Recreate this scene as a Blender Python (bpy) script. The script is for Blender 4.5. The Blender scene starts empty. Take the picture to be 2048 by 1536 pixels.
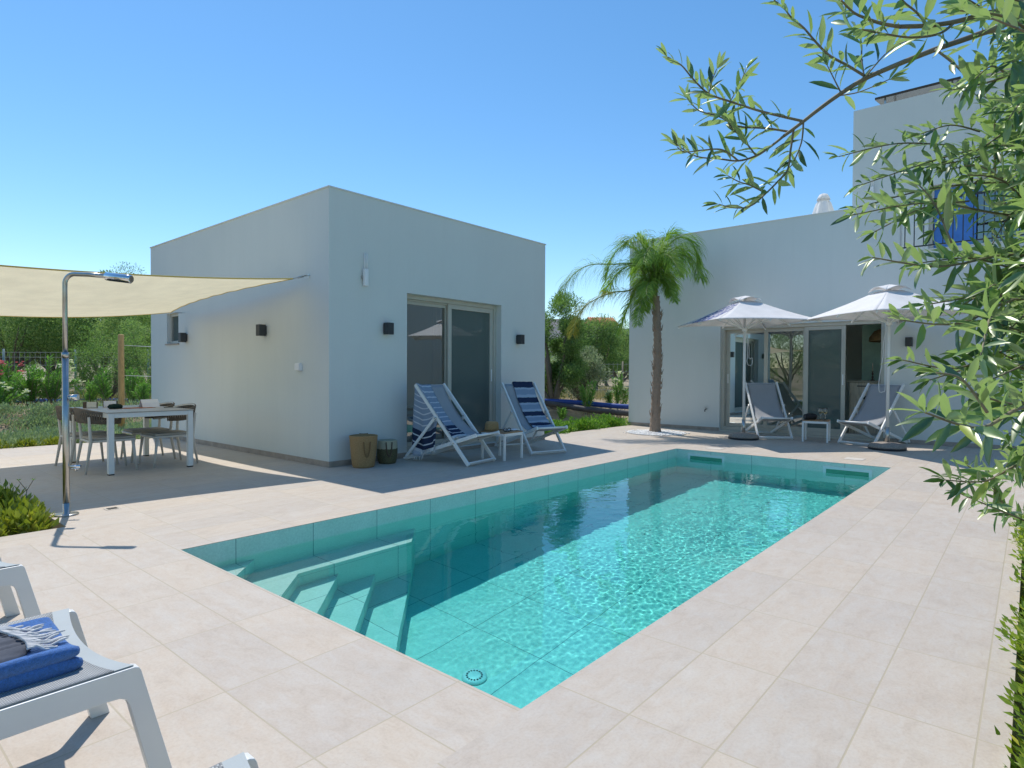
# Holiday house with a pool: everything is built here, metres (about nine tenths of life size), Z up.
import bpy, math, random
import numpy as np
from mathutils import Vector, Matrix, noise
random.seed(7)
rng = np.random.default_rng(7)
sc = bpy.context.scene
col = sc.collection
R = math.radians
PI = math.pi

# ------------------------------------------------------------------ camera
F_PX, YAW, PITCH, ROLL, EYE = 1219.46, .7060, -.0173, .0048, 1.08
r0 = Vector((math.sin(YAW), -math.cos(YAW), 0)); f0 = Vector((math.cos(YAW), math.sin(YAW), 0)); zz = Vector((0, 0, 1))
fw = f0 * math.cos(PITCH) + zz * math.sin(PITCH)
u0 = -f0 * math.sin(PITCH) + zz * math.cos(PITCH)
rt = r0 * math.cos(ROLL) + u0 * math.sin(ROLL)
up = u0 * math.cos(ROLL) - r0 * math.sin(ROLL)
cam = bpy.data.cameras.new('camera'); cam.sensor_width = 36; cam.lens = F_PX / 2048 * 36
cam.clip_start = .05; cam.clip_end = 4000
co = bpy.data.objects.new('camera', cam); col.objects.link(co); sc.camera = co
co.matrix_world = Matrix(((rt.x, up.x, -fw.x, 0), (rt.y, up.y, -fw.y, 0), (rt.z, up.z, -fw.z, EYE), (0, 0, 0, 1)))

def spot(k, d, z=0.0):
    """ground point d metres ahead and k*d metres to the right of the viewpoint"""
    p = r0 * (k * d) + f0 * d
    return Vector((p.x, p.y, z))

# ------------------------------------------------------------------ mesh builder
class MB:
    def __init__(s): s.v = []; s.f = []; s.s = []; s.m = []; s.uv = None
    def add(s, vs, fs, smooth=False, mi=0, M=None):
        b = len(s.v)
        for p in vs:
            p = Vector(p)
            if M is not None: p = M @ p
            s.v.append((p.x, p.y, p.z))
        for f in fs:
            s.f.append(tuple(b + i for i in f)); s.s.append(smooth); s.m.append(mi)
        return b
    def box(s, a, b, mi=0, M=None):
        (x0, y0, z0), (x1, y1, z1) = a, b
        if x0 > x1: x0, x1 = x1, x0
        if y0 > y1: y0, y1 = y1, y0
        if z0 > z1: z0, z1 = z1, z0
        s.add([(x0,y0,z0),(x1,y0,z0),(x1,y1,z0),(x0,y1,z0),(x0,y0,z1),(x1,y0,z1),(x1,y1,z1),(x0,y1,z1)],
              [(3,2,1,0),(4,5,6,7),(0,1,5,4),(1,2,6,5),(2,3,7,6),(3,0,4,7)], False, mi, M)
    def beam(s, p, q, w, h, upv=(0,0,1), mi=0):
        """rectangular bar from p to q, w across, h along upv"""
        p, q = Vector(p), Vector(q); d = (q - p).normalized(); u = Vector(upv)
        a = d.cross(u)
        if a.length < 1e-4: a = d.cross(Vector((1, 0, 0)))
        a.normalize(); u = a.cross(d).normalized()
        vs = []
        for c in (p, q):
            for i, j in ((-1,-1),(1,-1),(1,1),(-1,1)): vs.append(c + a * (i * w / 2) + u * (j * h / 2))
        s.add(vs, [(0,1,2,3),(7,6,5,4),(0,4,5,1),(1,5,6,2),(2,6,7,3),(3,7,4,0)], False, mi)
    def tube(s, pts, r, n=10, mi=0, caps=True):
        pts = [Vector(p) for p in pts]; k = len(pts)
        rs = r if isinstance(r, (list, tuple)) else [r] * k
        t0 = (pts[1] - pts[0]).normalized()
        a = t0.cross(Vector((0, 0, 1)))
        if a.length < 1e-3: a = t0.cross(Vector((1, 0, 0)))
        a.normalize(); vs = []
        for i in range(k):
            t = (pts[min(i+1, k-1)] - pts[max(i-1, 0)]).normalized()
            a = (a - t * a.dot(t)); a.normalize(); b = t.cross(a)
            for j in range(n):
                an = 2 * PI * j / n
                vs.append(pts[i] + (a * math.cos(an) + b * math.sin(an)) * rs[i])
        fs = [(i*n+j, i*n+(j+1) % n, (i+1)*n+(j+1) % n, (i+1)*n+j) for i in range(k-1) for j in range(n)]
        b0 = s.add(vs, fs, True, mi)
        if caps:
            s.f.append(tuple(b0 + j for j in range(n))[::-1]); s.s.append(False); s.m.append(mi)
            s.f.append(tuple(b0 + (k-1)*n + j for j in range(n))); s.s.append(False); s.m.append(mi)
    def lathe(s, prof, n=28, c=(0,0,0), mi=0, wob=None, caps=True):
        vs = []
        for i, (r, z) in enumerate(prof):
            for j in range(n):
                an = 2 * PI * j / n; rr = r * (wob(an, z) if wob else 1)
                vs.append((c[0] + rr * math.cos(an), c[1] + rr * math.sin(an), c[2] + z))
        k = len(prof)
        b0 = s.add(vs, [(i*n+j, i*n+(j+1) % n, (i+1)*n+(j+1) % n, (i+1)*n+j) for i in range(k-1) for j in range(n)], True, mi)
        if caps:
            if prof[0][0] > 1e-6: s.f.append(tuple(b0 + j for j in range(n))[::-1]); s.s.append(False); s.m.append(mi)
            if prof[-1][0] > 1e-6: s.f.append(tuple(b0 + (k-1)*n + j for j in range(n))); s.s.append(False); s.m.append(mi)
    def prism(s, poly, z0, z1, mi=0, mi_side=None):
        k = len(poly); ms = mi if mi_side is None else mi_side
        b = s.add([(x, y, z0) for x, y in poly] + [(x, y, z1) for x, y in poly], [])
        for f, m in [(tuple(range(k))[::-1], mi), (tuple(range(k, 2*k)), mi)] + [((i, (i+1) % k, k+(i+1) % k, k+i), ms) for i in range(k)]:
            s.f.append(tuple(b + i for i in f)); s.s.append(False); s.m.append(m)
    def sheet(s, rows, smooth=True, mi=0, thick=0.0, uvs=None):
        """grid of points; thick>0 gives a closed slab hung under the grid's normal"""
        n, m = len(rows), len(rows[0]); P = [[Vector(p) for p in r] for r in rows]
        fs = [(i*m+j, i*m+j+1, (i+1)*m+j+1, (i+1)*m+j) for i in range(n-1) for j in range(m-1)]
        if not thick:
            s.add([p for r in P for p in r], fs, smooth, mi); return
        Q = []
        for i in range(n):
            for j in range(m):
                a = P[min(i+1,n-1)][j] - P[max(i-1,0)][j]; b = P[i][min(j+1,m-1)] - P[i][max(j-1,0)]
                nn = b.cross(a)
                if nn.length < 1e-9: nn = Vector((0,0,1))
                Q.append(P[i][j] - nn.normalized() * thick)
        T = n * m
        edge = [j for j in range(m)] + [i*m+m-1 for i in range(1,n)] + [(n-1)*m+j for j in range(m-2,-1,-1)] + [i*m for i in range(n-2,0,-1)]
        b = s.add([p for r in P for p in r] + Q, fs + [tuple(T+i for i in f[::-1]) for f in fs], smooth, mi)
        for i in range(len(edge)):
            p, q = edge[i], edge[(i+1) % len(edge)]
            s.f.append((b+p, b+T+p, b+T+q, b+q)); s.s.append(smooth); s.m.append(mi)
    def build(s, name, mat, parent=None, bevel=0, seg=2, loc=None):
        me = bpy.data.meshes.new(name); me.from_pydata(s.v, [], s.f)
        for m in (mat if isinstance(mat, (list, tuple)) else [mat]): me.materials.append(m)
        me.polygons.foreach_set('use_smooth', s.s); me.polygons.foreach_set('material_index', s.m)
        if s.uv is not None:
            lay = me.uv_layers.new(name='UVMap')
            for lp in me.loops: lay.data[lp.index].uv = s.uv[lp.vertex_index]
        me.update()
        o = bpy.data.objects.new(name, me); col.objects.link(o)
        if parent: o.parent = parent
        if loc: o.location = loc
        if bevel:
            b = o.modifiers.new('bevel', 'BEVEL'); b.width = bevel; b.segments = seg; b.limit_method = 'ANGLE'; b.angle_limit = R(40)
        return o

def np_mesh(name, V, Fc, mat, parent=None, smooth=False):
    """V (N,3) array, Fc (M,k) array of one face size"""
    me = bpy.data.meshes.new(name); k = Fc.shape[1]
    me.vertices.add(len(V)); me.vertices.foreach_set('co', V.astype(np.float32).ravel())
    me.loops.add(Fc.size); me.loops.foreach_set('vertex_index', Fc.astype(np.int32).ravel())
    me.polygons.add(len(Fc)); me.polygons.foreach_set('loop_start', np.arange(0, Fc.size, k, dtype=np.int32))
    me.polygons.foreach_set('use_smooth', np.full(len(Fc), smooth))
    me.materials.append(mat); me.update(calc_edges=True); me.validate()
    o = bpy.data.objects.new(name, me); col.objects.link(o)
    if parent: o.parent = parent
    return o

def tag(o, label, cat, group=None, kind=None):
    if label: o['label'] = label
    if cat: o['category'] = cat
    if group: o['group'] = group
    if kind: o['kind'] = kind
    return o
def thing(name, label, cat, loc=(0,0,0), rz=0, group=None):
    o = bpy.data.objects.new(name, None); o.empty_display_size = .1; col.objects.link(o)
    o.location = loc; o.rotation_euler = (0, 0, rz)
    return tag(o, label, cat, group)
def dup(root, loc=None, rz=None, label=None):
    r = root.copy(); col.objects.link(r)
    if loc is not None: r.location = loc
    if rz is not None: r.rotation_euler = (0, 0, rz)
    if label: r['label'] = label
    for ch in list(root.children):
        c = ch.copy(); col.objects.link(c); c.parent = r
        for g in list(ch.children):
            d = g.copy(); col.objects.link(d); d.parent = c
    return r
def struct(o, kind='structure'): o['kind'] = kind; return o

def plane_wall(mb, org, U, V, N, u0, u1, v0, v1, holes, t, mi=0):
    """wall slab in the U,V plane, outer face through org, thickness t against N, rectangular holes (ua,ub,va,vb)"""
    us = sorted({u0, u1} | {h[0] for h in holes} | {h[1] for h in holes}); us = [u for u in us if u0 <= u <= u1]
    vs = sorted({v0, v1} | {h[2] for h in holes} | {h[3] for h in holes}); vs = [v for v in vs if v0 <= v <= v1]
    org, U, V, N = Vector(org), Vector(U), Vector(V), Vector(N)
    solid = lambda i, j: 0 <= i < len(us)-1 and 0 <= j < len(vs)-1 and not any(
        h[0] <= (us[i]+us[i+1])/2 <= h[1] and h[2] <= (vs[j]+vs[j+1])/2 <= h[3] for h in holes)
    P = lambda u, v, d: org + U*u + V*v - N*d
    for i in range(len(us)-1):
        for j in range(len(vs)-1):
            if not solid(i, j): continue
            a, b, c, d = us[i], us[i+1], vs[j], vs[j+1]
            mb.add([P(a,c,0),P(b,c,0),P(b,d,0),P(a,d,0)], [(0,1,2,3)], False, mi)
            mb.add([P(a,c,t),P(b,c,t),P(b,d,t),P(a,d,t)], [(3,2,1,0)], False, mi)
            for (di, dj, e) in ((-1,0,((a,c),(a,d))),(1,0,((b,d),(b,c))),(0,-1,((b,c),(a,c))),(0,1,((a,d),(b,d)))):
                if not solid(i+di, j+dj):
                    (p, q), (r_, s_) = e
                    mb.add([P(p,q,0),P(r_,s_,0),P(r_,s_,t),P(p,q,t)], [(0,1,2,3)], False, mi)

# ------------------------------------------------------------------ leaves
DIAMOND = (np.array([(0,0,0),(.42,-.5,.05),(1,0,0),(.42,.5,.05)]), np.array([(0,1,2,3)]))
LANCE = (np.array([(0,0,0),(.3,-.42,.04),(.3,0,-.0),(.3,.42,.04),(.62,-.46,.01),(.62,0,-.03),(.62,.46,.01),(.86,-.24,-.05),(.86,0,-.075),(.86,.24,-.05),(1,0,-.12)]),
         np.array([(0,1,2),(0,2,3),(1,4,5),(1,5,2),(2,5,6),(2,6,3),(4,7,8),(4,8,5),(5,8,9),(5,9,6),(7,10,8),(8,10,9)]))
def leaf_arrays(P, D, L, W, tmpl, upbias=.6, seed=0):
    g = np.random.default_rng(seed); n = len(P)
    D = D / np.maximum(np.linalg.norm(D, axis=1, keepdims=True), 1e-6)
    U = g.normal(0, 1, (n, 3)); U[:, 2] = np.abs(U[:, 2]) * .4 + upbias * 2
    Y = np.cross(U, D); Y /= np.maximum(np.linalg.norm(Y, axis=1, keepdims=True), 1e-6)
    Z = np.cross(D, Y)
    T, Fc = tmpl
    L = np.broadcast_to(np.asarray(L, float), (n,)); W = np.broadcast_to(np.asarray(W, float), (n,))
    V = (P[:, None, :] + D[:, None, :] * (T[None, :, 0:1] * L[:, None, None]) + Y[:, None, :] * (T[None, :, 1:2] * W[:, None, None])
         + Z[:, None, :] * (T[None, :, 2:3] * L[:, None, None]))
    k = len(T)
    Fa = (Fc[None, :, :] + (np.arange(n) * k)[:, None, None]).reshape(-1, Fc.shape[1])
    return V.reshape(-1, 3), Fa
def leaf_obj(name, P, D, L, W, mat, parent, tmpl=DIAMOND, upbias=.6, seed=0, smooth=False):
    V, Fa = leaf_arrays(np.asarray(P, float), np.asarray(D, float), L, W, tmpl, upbias, seed)
    return np_mesh(name, V, Fa, mat, parent, smooth)
SUN_STRENGTH, SKY_STRENGTH, EXPOSURE = 3.15, .135, .34
SKY_AIR, SKY_DUST, SKY_OZONE, SKY_SAT = 1.0, .1, 2.4, 1.22
WAVE, WATER_COL, WATER_DEN = .00095, (.12, .953, .976), .92
# ------------------------------------------------------------------ materials
class NT:
    def __init__(s, name):
        s.mat = bpy.data.materials.new(name); s.mat.use_nodes = True; s.t = s.mat.node_tree
        s.b = s.t.nodes['Principled BSDF']; s.o = s.t.nodes['Material Output']
    def n(s, typ, **kw):
        x = s.t.nodes.new(typ)
        for k, v in kw.items():
            if k.startswith('i_'):
                key = k[2:].replace('_', ' ')
                x.inputs[int(key) if key.isdigit() else key].default_value = v
            else: setattr(x, k, v)
        return x
    def l(s, a, b): s.t.links.new(a, b)
    def coord(s, kind='Object'): return s.n('ShaderNodeTexCoord').outputs[kind]
    def mapped(s, src, scale=(1,1,1), loc=(0,0,0), rot=(0,0,0)):
        m = s.n('ShaderNodeMapping'); m.inputs['Scale'].default_value = scale; m.inputs['Location'].default_value = loc; m.inputs['Rotation'].default_value = rot
        s.l(src, m.inputs['Vector']); return m.outputs[0]
    def noise(s, src, scale, detail=3, rough=.5, dist=0):
        x = s.n('ShaderNodeTexNoise'); x.inputs['Scale'].default_value = scale; x.inputs['Detail'].default_value = detail
        x.inputs['Roughness'].default_value = rough; x.inputs['Distortion'].default_value = dist
        if src is not None: s.l(src, x.inputs['Vector'])
        return x.outputs['Fac']
    def ramp(s, src, stops, interp='LINEAR'):
        x = s.n('ShaderNodeValToRGB'); e = x.color_ramp; e.interpolation = interp
        while len(e.elements) < len(stops): e.elements.new(.5)
        for el, (p, c) in zip(e.elements, stops): el.position = p; el.color = (*c, 1) if len(c) == 3 else c
        s.l(src, x.inputs[0]); return x.outputs[0]
    def mix(s, fac, a, b, mode='MIX'):
        x = s.n('ShaderNodeMix', data_type='RGBA', blend_type=mode)
        for v, i in ((fac, 0), (a, 6), (b, 7)):
            if hasattr(v, 'is_linked') or hasattr(v, 'links'): s.l(v, x.inputs[i])
            else: x.inputs[i].default_value = v if i == 0 else ((*v, 1) if len(v) == 3 else v)
        return x.outputs[2]
    def math(s, op, a, b=None):
        x = s.n('ShaderNodeMath', operation=op)
        for v, i in ((a, 0), (b, 1)):
            if v is None: continue
            if hasattr(v, 'links'): s.l(v, x.inputs[i])
            else: x.inputs[i].default_value = v
        return x.outputs[0]
    def bump(s, h, strength=.2, dist=.01):
        x = s.n('ShaderNodeBump'); x.inputs['Strength'].default_value = strength; x.inputs['Distance'].default_value = dist
        s.l(h, x.inputs['Height']); s.l(x.outputs[0], s.b.inputs['Normal'])
    def base(s, v):
        if hasattr(v, 'links'): s.l(v, s.b.inputs['Base Color'])
        else: s.b.inputs['Base Color'].default_value = (*v, 1)
    def set(s, **kw):
        for k, v in kw.items(): s.b.inputs[k.replace('_', ' ')].default_value = v

def plain(name, c, rough=.5, metal=0, var=.08, scale=6, bump=0, bscale=200, spec=.5):
    """simple surface with faint tone variation"""
    m = NT(name); q = m.coord(); nz = m.noise(q, scale, 4, .6)
    lo = tuple(x * (1 - var) for x in c); hi = tuple(min(1, x * (1 + var)) for x in c)
    m.base(m.ramp(nz, [(.3, lo), (.7, hi)])); m.set(Roughness=rough, Metallic=metal)
    m.b.inputs['Specular IOR Level'].default_value = spec
    if bump: m.bump(m.noise(q, bscale, 2, .6), bump, .004)
    return m.mat

def plaster(name, c):
    m = NT(name); q = m.coord()
    big = m.noise(m.mapped(q, (1, 1, .45)), .9, 5, .6, .4); fine = m.noise(q, 55, 3, .7)
    a = m.ramp(big, [(.25, tuple(x * .95 for x in c)), (.75, tuple(min(1, x * 1.03) for x in c))])
    m.base(m.mix(.12, a, m.ramp(fine, [(.35, tuple(x * .86 for x in c)), (.65, c)])))
    m.base(m.mix(m.ramp(m.noise(m.mapped(q, (7, 7, .30)), 1, 5, .65), [(.50, (0,0,0)), (.75, (.25,.25,.25))]), m.mix(.12, a, m.ramp(fine, [(.35, tuple(x * .86 for x in c)), (.65, c)])), tuple(x * .90 for x in c)))
    m.set(Roughness=.85); m.b.inputs['Specular IOR Level'].default_value = .2
    m.bump(m.noise(q, 130, 4, .7), .22, .003); return m.mat

def paving(name, rotated):
    m = NT(name); q = m.coord()
    if rotated: v = m.mapped(q, (1,1,1), (-2.058, .929 + .28, 0), (0, 0, -PI/2)); w, h = .545, .28
    else: v = m.mapped(q, (1,1,1), (-2.265, -.107, 0)); w, h = .5625, .2832
    if rotated:
        # swap the axes by hand: long side along Y
        sp = m.n('ShaderNodeSeparateXYZ'); m.l(q, sp.inputs[0]); cb = m.n('ShaderNodeCombineXYZ')
        m.l(m.math('SUBTRACT', sp.outputs[1], 2.058 - 5.45), cb.inputs[0]); m.l(m.math('SUBTRACT', sp.outputs[0], .929 - 2.8), cb.inputs[1]); v = cb.outputs[0]
    br = m.n('ShaderNodeTexBrick', offset=0.0, squash=1.0); br.inputs['Scale'].default_value = 1
    br.inputs['Brick Width'].default_value = w; br.inputs['Row Height'].default_value = h
    br.inputs['Mortar Size'].default_value = .0030; br.inputs['Mortar Smooth'].default_value = .25
    br.inputs['Color1'].default_value = (0, 0, 0, 1); br.inputs['Color2'].default_value = (1, 1, 1, 1); br.inputs['Mortar'].default_value = (.5, .5, .5, 1)
    m.l(v, br.inputs['Vector'])
    # each tile gets its own slice of the stone pattern
    off = m.n('ShaderNodeVectorMath', operation='MULTIPLY_ADD'); m.l(br.outputs['Color'], off.inputs[0]); off.inputs[1].default_value = (7.3, 3.1, 5.7); m.l(v, off.inputs[2])
    vein = m.noise(m.mapped(off.outputs[0], (1.1, 6, 1)), 1.5, 8, .68, 1.4)
    cloud = m.noise(off.outputs[0], 4.2, 6, .66, .7); grit = m.noise(v, 95, 3, .7); spk = m.noise(m.mapped(v, (18, 60, 1)), 1, 3, .6)
    a = m.ramp(vein, [(.26, (.47, .355, .265)), (.40, (.525, .448, .37)), (.58, (.545, .50, .44)), (.8, (.585, .56, .51))])
    b = m.ramp(cloud, [(.30, (.425, .39, .355)), (.48, (.53, .472, .405)), (.70, (.60, .545, .47))])
    c = m.mix(.5, a, b)
    c = m.mix(.20, c, m.ramp(grit, [(.36, (.33, .27, .21)), (.55, (.62, .57, .50))]))
    mid_ = m.noise(m.mapped(off.outputs[0], (9, 16, 1)), 1, 7, .72, .6)
    c = m.mix(.38, c, m.ramp(mid_, [(.30, (.40, .335, .27)), (.46, (.535, .465, .39)), (.60, (.56, .53, .485)), (.75, (.64, .62, .58))]))
    c = m.mix(m.ramp(spk, [(.62, (0,0,0)), (.74, (.22,.22,.22))]), c, (.36, .26, .185))
    t = m.ramp(br.outputs['Color'], [(0, (.93,.935,.95)), (.5, (1,1,1)), (1, (1.005,.985,.955))])
    c = m.mix(1.0, c, t, 'MULTIPLY'); c = m.mix(1.0, c, (.98, .955, .925), 'MULTIPLY')
    m.base(m.mix(br.outputs['Fac'], c, (.44, .38, .28)))
    m.set(Roughness=.6); m.b.inputs['Specular IOR Level'].default_value = .35
    hgt = m.math('SUBTRACT', m.math('MULTIPLY', m.noise(v, 30, 6, .65), .35), m.math('MULTIPLY', br.outputs['Fac'], .8))
    m.bump(hgt, .35, .003); return m.mat

def pool_tile(name, axes):
    """60 cm porcelain tiles; axes say which two world axes the joints follow"""
    m = NT(name); q = m.coord(); sp = m.n('ShaderNodeSeparateXYZ'); m.l(q, sp.inputs[0]); cb = m.n('ShaderNodeCombineXYZ')
    o0 = (2.96 - 5.605, 2.843 - 5.605, -5.605)
    for k, ax in enumerate(axes): m.l(m.math('SUBTRACT', sp.outputs[ax], o0[ax]), cb.inputs[k])
    v = cb.outputs[0]
    br = m.n('ShaderNodeTexBrick', offset=0.0, squash=1.0); br.inputs['Scale'].default_value = 1
    br.inputs['Brick Width'].default_value = .5605; br.inputs['Row Height'].default_value = .5605
    br.inputs['Mortar Size'].default_value = .0028; br.inputs['Mortar Smooth'].default_value = .2
    br.inputs['Color1'].default_value = (0,0,0,1); br.inputs['Color2'].default_value = (1,1,1,1); m.l(v, br.inputs['Vector'])
    off = m.n('ShaderNodeVectorMath', operation='MULTIPLY_ADD'); m.l(br.outputs['Color'], off.inputs[0]); off.inputs[1].default_value = (3.3, 9.1, 2.7); m.l(v, off.inputs[2])
    a = m.ramp(m.noise(off.outputs[0], 3.5, 6, .65, .6), [(.3, POOL_LO), (.7, POOL_HI)])
    a = m.mix(.25, a, m.ramp(m.noise(v, 60, 3, .7), [(.35, tuple(x * .6 for x in POOL_LO)), (.65, POOL_HI)]))
    m.base(m.mix(br.outputs['Fac'], a, (.20, .26, .24))); m.set(Roughness=.5)
    m.bump(m.noise(v, 40, 4, .6), .1, .002); return m.mat
POOL_LO, POOL_HI = (.60, .71, .62), (.75, .83, .75)

def leafmat(name, dark, light, under=None, gloss=.45, trans=.35, yellow=None, shine=.05):
    """two-sided leaf: top toned leaf by leaf, paler underside, some light passes through"""
    m = NT(name); t = m.t; t.nodes.remove(m.b)
    ge = m.n('ShaderNodeNewGeometry')
    c = m.ramp(ge.outputs['Random Per Island'], [(0, dark), (.55, tuple((a+b)/2 for a, b in zip(dark, light))), (.9, light)] + ([(1.0, yellow)] if yellow else []))
    if under: c = m.mix(ge.outputs['Backfacing'], c, under)
    d = m.n('ShaderNodeBsdfDiffuse'); m.l(c, d.inputs[0])
    tr = m.n('ShaderNodeBsdfTranslucent'); m.l(m.mix(1.0, c, (1.0, 1.15, .55), 'MULTIPLY'), tr.inputs[0])
    mx = m.n('ShaderNodeMixShader'); mx.inputs[0].default_value = trans; m.l(d.outputs[0], mx.inputs[1]); m.l(tr.outputs[0], mx.inputs[2])
    gl = m.n('ShaderNodeBsdfGlossy'); gl.inputs['Roughness'].default_value = gloss; gl.inputs['Color'].default_value = (.8, .85, .75, 1)
    m2 = m.n('ShaderNodeMixShader'); m2.inputs[0].default_value = shine; m.l(mx.outputs[0], m2.inputs[1]); m.l(gl.outputs[0], m2.inputs[2])
    m.l(m2.outputs[0], m.o.inputs[0]); return m.mat

def glass_pane(name, tint, ior=1.6):
    m = NT(name); m.t.nodes.remove(m.b)
    tr = m.n('ShaderNodeBsdfTransparent'); tr.inputs[0].default_value = (*tint, 1)
    gl = m.n('ShaderNodeBsdfGlossy'); gl.inputs['Roughness'].default_value = 0.0; gl.inputs['Color'].default_value = (.95, 1, .98, 1)
    fr = m.n('ShaderNodeFresnel'); fr.inputs[0].default_value = ior
    mx = m.n('ShaderNodeMixShader'); m.l(fr.outputs[0], mx.inputs[0]); m.l(tr.outputs[0], mx.inputs[1]); m.l(gl.outputs[0], mx.inputs[2])
    m.l(mx.outputs[0], m.o.inputs[0]); return m.mat

def screenmat(name, c, open_=.35):
    """insect screen: dark threads too fine to resolve, part of the light passes"""
    m = NT(name); m.t.nodes.remove(m.b)
    tr = m.n('ShaderNodeBsdfTransparent'); d = m.n('ShaderNodeBsdfDiffuse'); d.inputs[0].default_value = (*c, 1)
    mx = m.n('ShaderNodeMixShader'); q = m.coord(); nz = m.noise(q, 240, 2, .6)
    m.l(m.math('MULTIPLY_ADD', nz, .25), mx.inputs[0])
    mx.inputs[0].links[0].from_node.inputs[2].default_value = 1 - open_ - .12
    m.l(tr.outputs[0], mx.inputs[1]); m.l(d.outputs[0], mx.inputs[2]); m.l(mx.outputs[0], m.o.inputs[0]); return m.mat

def cloth(name, c, trans=0.0, weave=900, var=.05, rough=.9):
    m = NT(name); q = m.coord(); w1 = m.noise(q, weave, 2, .5); big = m.noise(q, 5, 3, .5)
    a = m.ramp(big, [(.3, tuple(x * (1 - var) for x in c)), (.7, tuple(min(1, x * (1 + var)) for x in c))])
    a = m.mix(.25, a, m.ramp(w1, [(.35, tuple(x * .6 for x in c)), (.6, c)]))
    m.base(a); m.set(Roughness=rough); m.b.inputs['Specular IOR Level'].default_value = .2; m.bump(w1, .3, .002)
    if trans:
        tr = m.n('ShaderNodeBsdfTranslucent'); m.l(a, tr.inputs[0]); mx = m.n('ShaderNodeMixShader'); mx.inputs[0].default_value = trans
        m.l(m.b.outputs[0], mx.inputs[1]); m.l(tr.outputs[0], mx.inputs[2]); m.l(mx.outputs[0], m.o.inputs[0])
    return m.mat

def terry(name, c):
    m = NT(name); q = m.coord(); a = m.noise(q, 130, 4, .75); b_ = m.noise(q, 330, 2, .6)
    m.base(m.mix(.5, m.ramp(a, [(.3, tuple(x * .5 for x in c)), (.55, c), (.75, tuple(min(1, x * 1.5 + .02) for x in c))]), m.ramp(b_, [(.3, tuple(x * .55 for x in c)), (.65, tuple(x * 1.2 for x in c))])))
    m.set(Roughness=1.0); m.b.inputs['Specular IOR Level'].default_value = .05; m.b.inputs['Sheen Weight'].default_value = .4
    m.bump(m.math('ADD', m.math('MULTIPLY', a, .4), m.noise(q, 520, 3, .7)), .9, .005); return m.mat

def stripes(name, stops, trans=.12):
    """woven stripes along the cloth's own length (UV v)"""
    m = NT(name); uv = m.coord('UV'); sp = m.n('ShaderNodeSeparateXYZ'); m.l(uv, sp.inputs[0])
    wob = m.math('ADD', sp.outputs[1], m.math('MULTIPLY', m.math('SUBTRACT', m.noise(uv, 9, 2, .5), .5), .012))
    c = m.ramp(wob, stops, 'CONSTANT'); q = m.coord(); w = m.noise(q, 420, 2, .6)
    c = m.mix(.2, c, m.mix(1.0, c, m.ramp(w, [(.3, (.4,.4,.45)), (.6, (1,1,1))]), 'MULTIPLY'))
    m.base(c); m.set(Roughness=.95); m.b.inputs['Specular IOR Level'].default_value = .1; m.bump(m.noise(q, 60, 4, .7), .35, .006)
    tr = m.n('ShaderNodeBsdfTranslucent'); m.l(c, tr.inputs[0]); mx = m.n('ShaderNodeMixShader'); mx.inputs[0].default_value = trans
    m.l(m.b.outputs[0], mx.inputs[1]); m.l(tr.outputs[0], mx.inputs[2]); m.l(mx.outputs[0], m.o.inputs[0]); return m.mat

def wood(name, c, axis=0, scale=1.0, rough=.5):
    m = NT(name); q = m.coord(); s = [9 * scale] * 3; s[axis] = .9 * scale
    g = m.noise(m.mapped(q, tuple(s)), 4, 6, .65, 1.2)
    m.base(m.ramp(g, [(.25, tuple(x * .55 for x in c)), (.5, c), (.75, tuple(min(1, x * 1.3) for x in c))])); m.set(Roughness=rough)
    m.bump(g, .15, .003); return m.mat

def wicker(name, c1, c2, c3=None, split=None, rows=95, cols=0):
    m = NT(name); q = m.coord(); sp = m.n('ShaderNodeSeparateXYZ'); m.l(q, sp.inputs[0])
    at_ = m.math('ARCTAN2', sp.outputs[1], sp.outputs[0])
    h = m.math('SINE', m.math('MULTIPLY', sp.outputs[2], rows * 2 * PI / .9)); cb = m.n('ShaderNodeCombineXYZ')
    m.l(m.math('MULTIPLY', at_, 9), cb.inputs[0]); m.l(m.math('MULTIPLY', sp.outputs[2], rows * 1.1), cb.inputs[1])
    br = m.noise(cb.outputs[0], 1, 3, .6)
    c = m.ramp(br, [(.3, c1), (.7, c2)])
    if c3: c = m.mix(m.ramp(m.math('ADD', sp.outputs[2], m.math('MULTIPLY', br, .03)), [(split, (0,0,0)), (split + .004, (1,1,1))]), c, c3)
    c = m.mix(m.ramp(h, [(0, (.45,.45,.45)), (.6, (0,0,0))]), c, tuple(x * .45 for x in c1))
    m.base(c); m.set(Roughness=.8)
    m.bump(m.math('ADD', h, m.math('MULTIPLY', br, 1.5)), .6, .004); return m.mat

M = {}
M['wall'] = plaster('pale grey plaster', (.675, .705, .675))
M['wall_in'] = plaster('interior paint', (.82, .80, .74))
M['paving'] = paving('beige stone tiles', False); M['paving_turned'] = paving('beige stone tiles turned', True)
M['pool_floor'] = pool_tile('pool tile floor', (0, 1)); M['pool_x'] = pool_tile('pool tile long wall', (0, 2)); M['pool_y'] = pool_tile('pool tile end wall', (1, 2))
M['skirting'] = plain('stone skirting', (.36, .30, .25), .6, var=.2, scale=9, bump=.2)
M['alu'] = plain('taupe aluminium', (.50, .485, .42), .4, .1, .04)
M['alu_dark'] = plain('shadow gap rubber', (.03, .03, .03), .6)
M['white_metal'] = plain('white coated metal', (.80, .80, .78), .35, 0, .02)
M['lounger_white'] = plain('off white coated aluminium', (.78, .78, .75), .38, 0, .02)
M['white_wood'] = plain('white painted wood', (.80, .80, .78), .45, 0, .05, 14, .08, 60)
M['white_plastic'] = plain('white plastic', (.8, .8, .8), .4, 0, .02)
M['dark_metal'] = plain('anthracite metal', (.045, .05, .055), .45, .3, .1)
M['black'] = plain('black plastic', (.012, .012, .014), .35)
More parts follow.
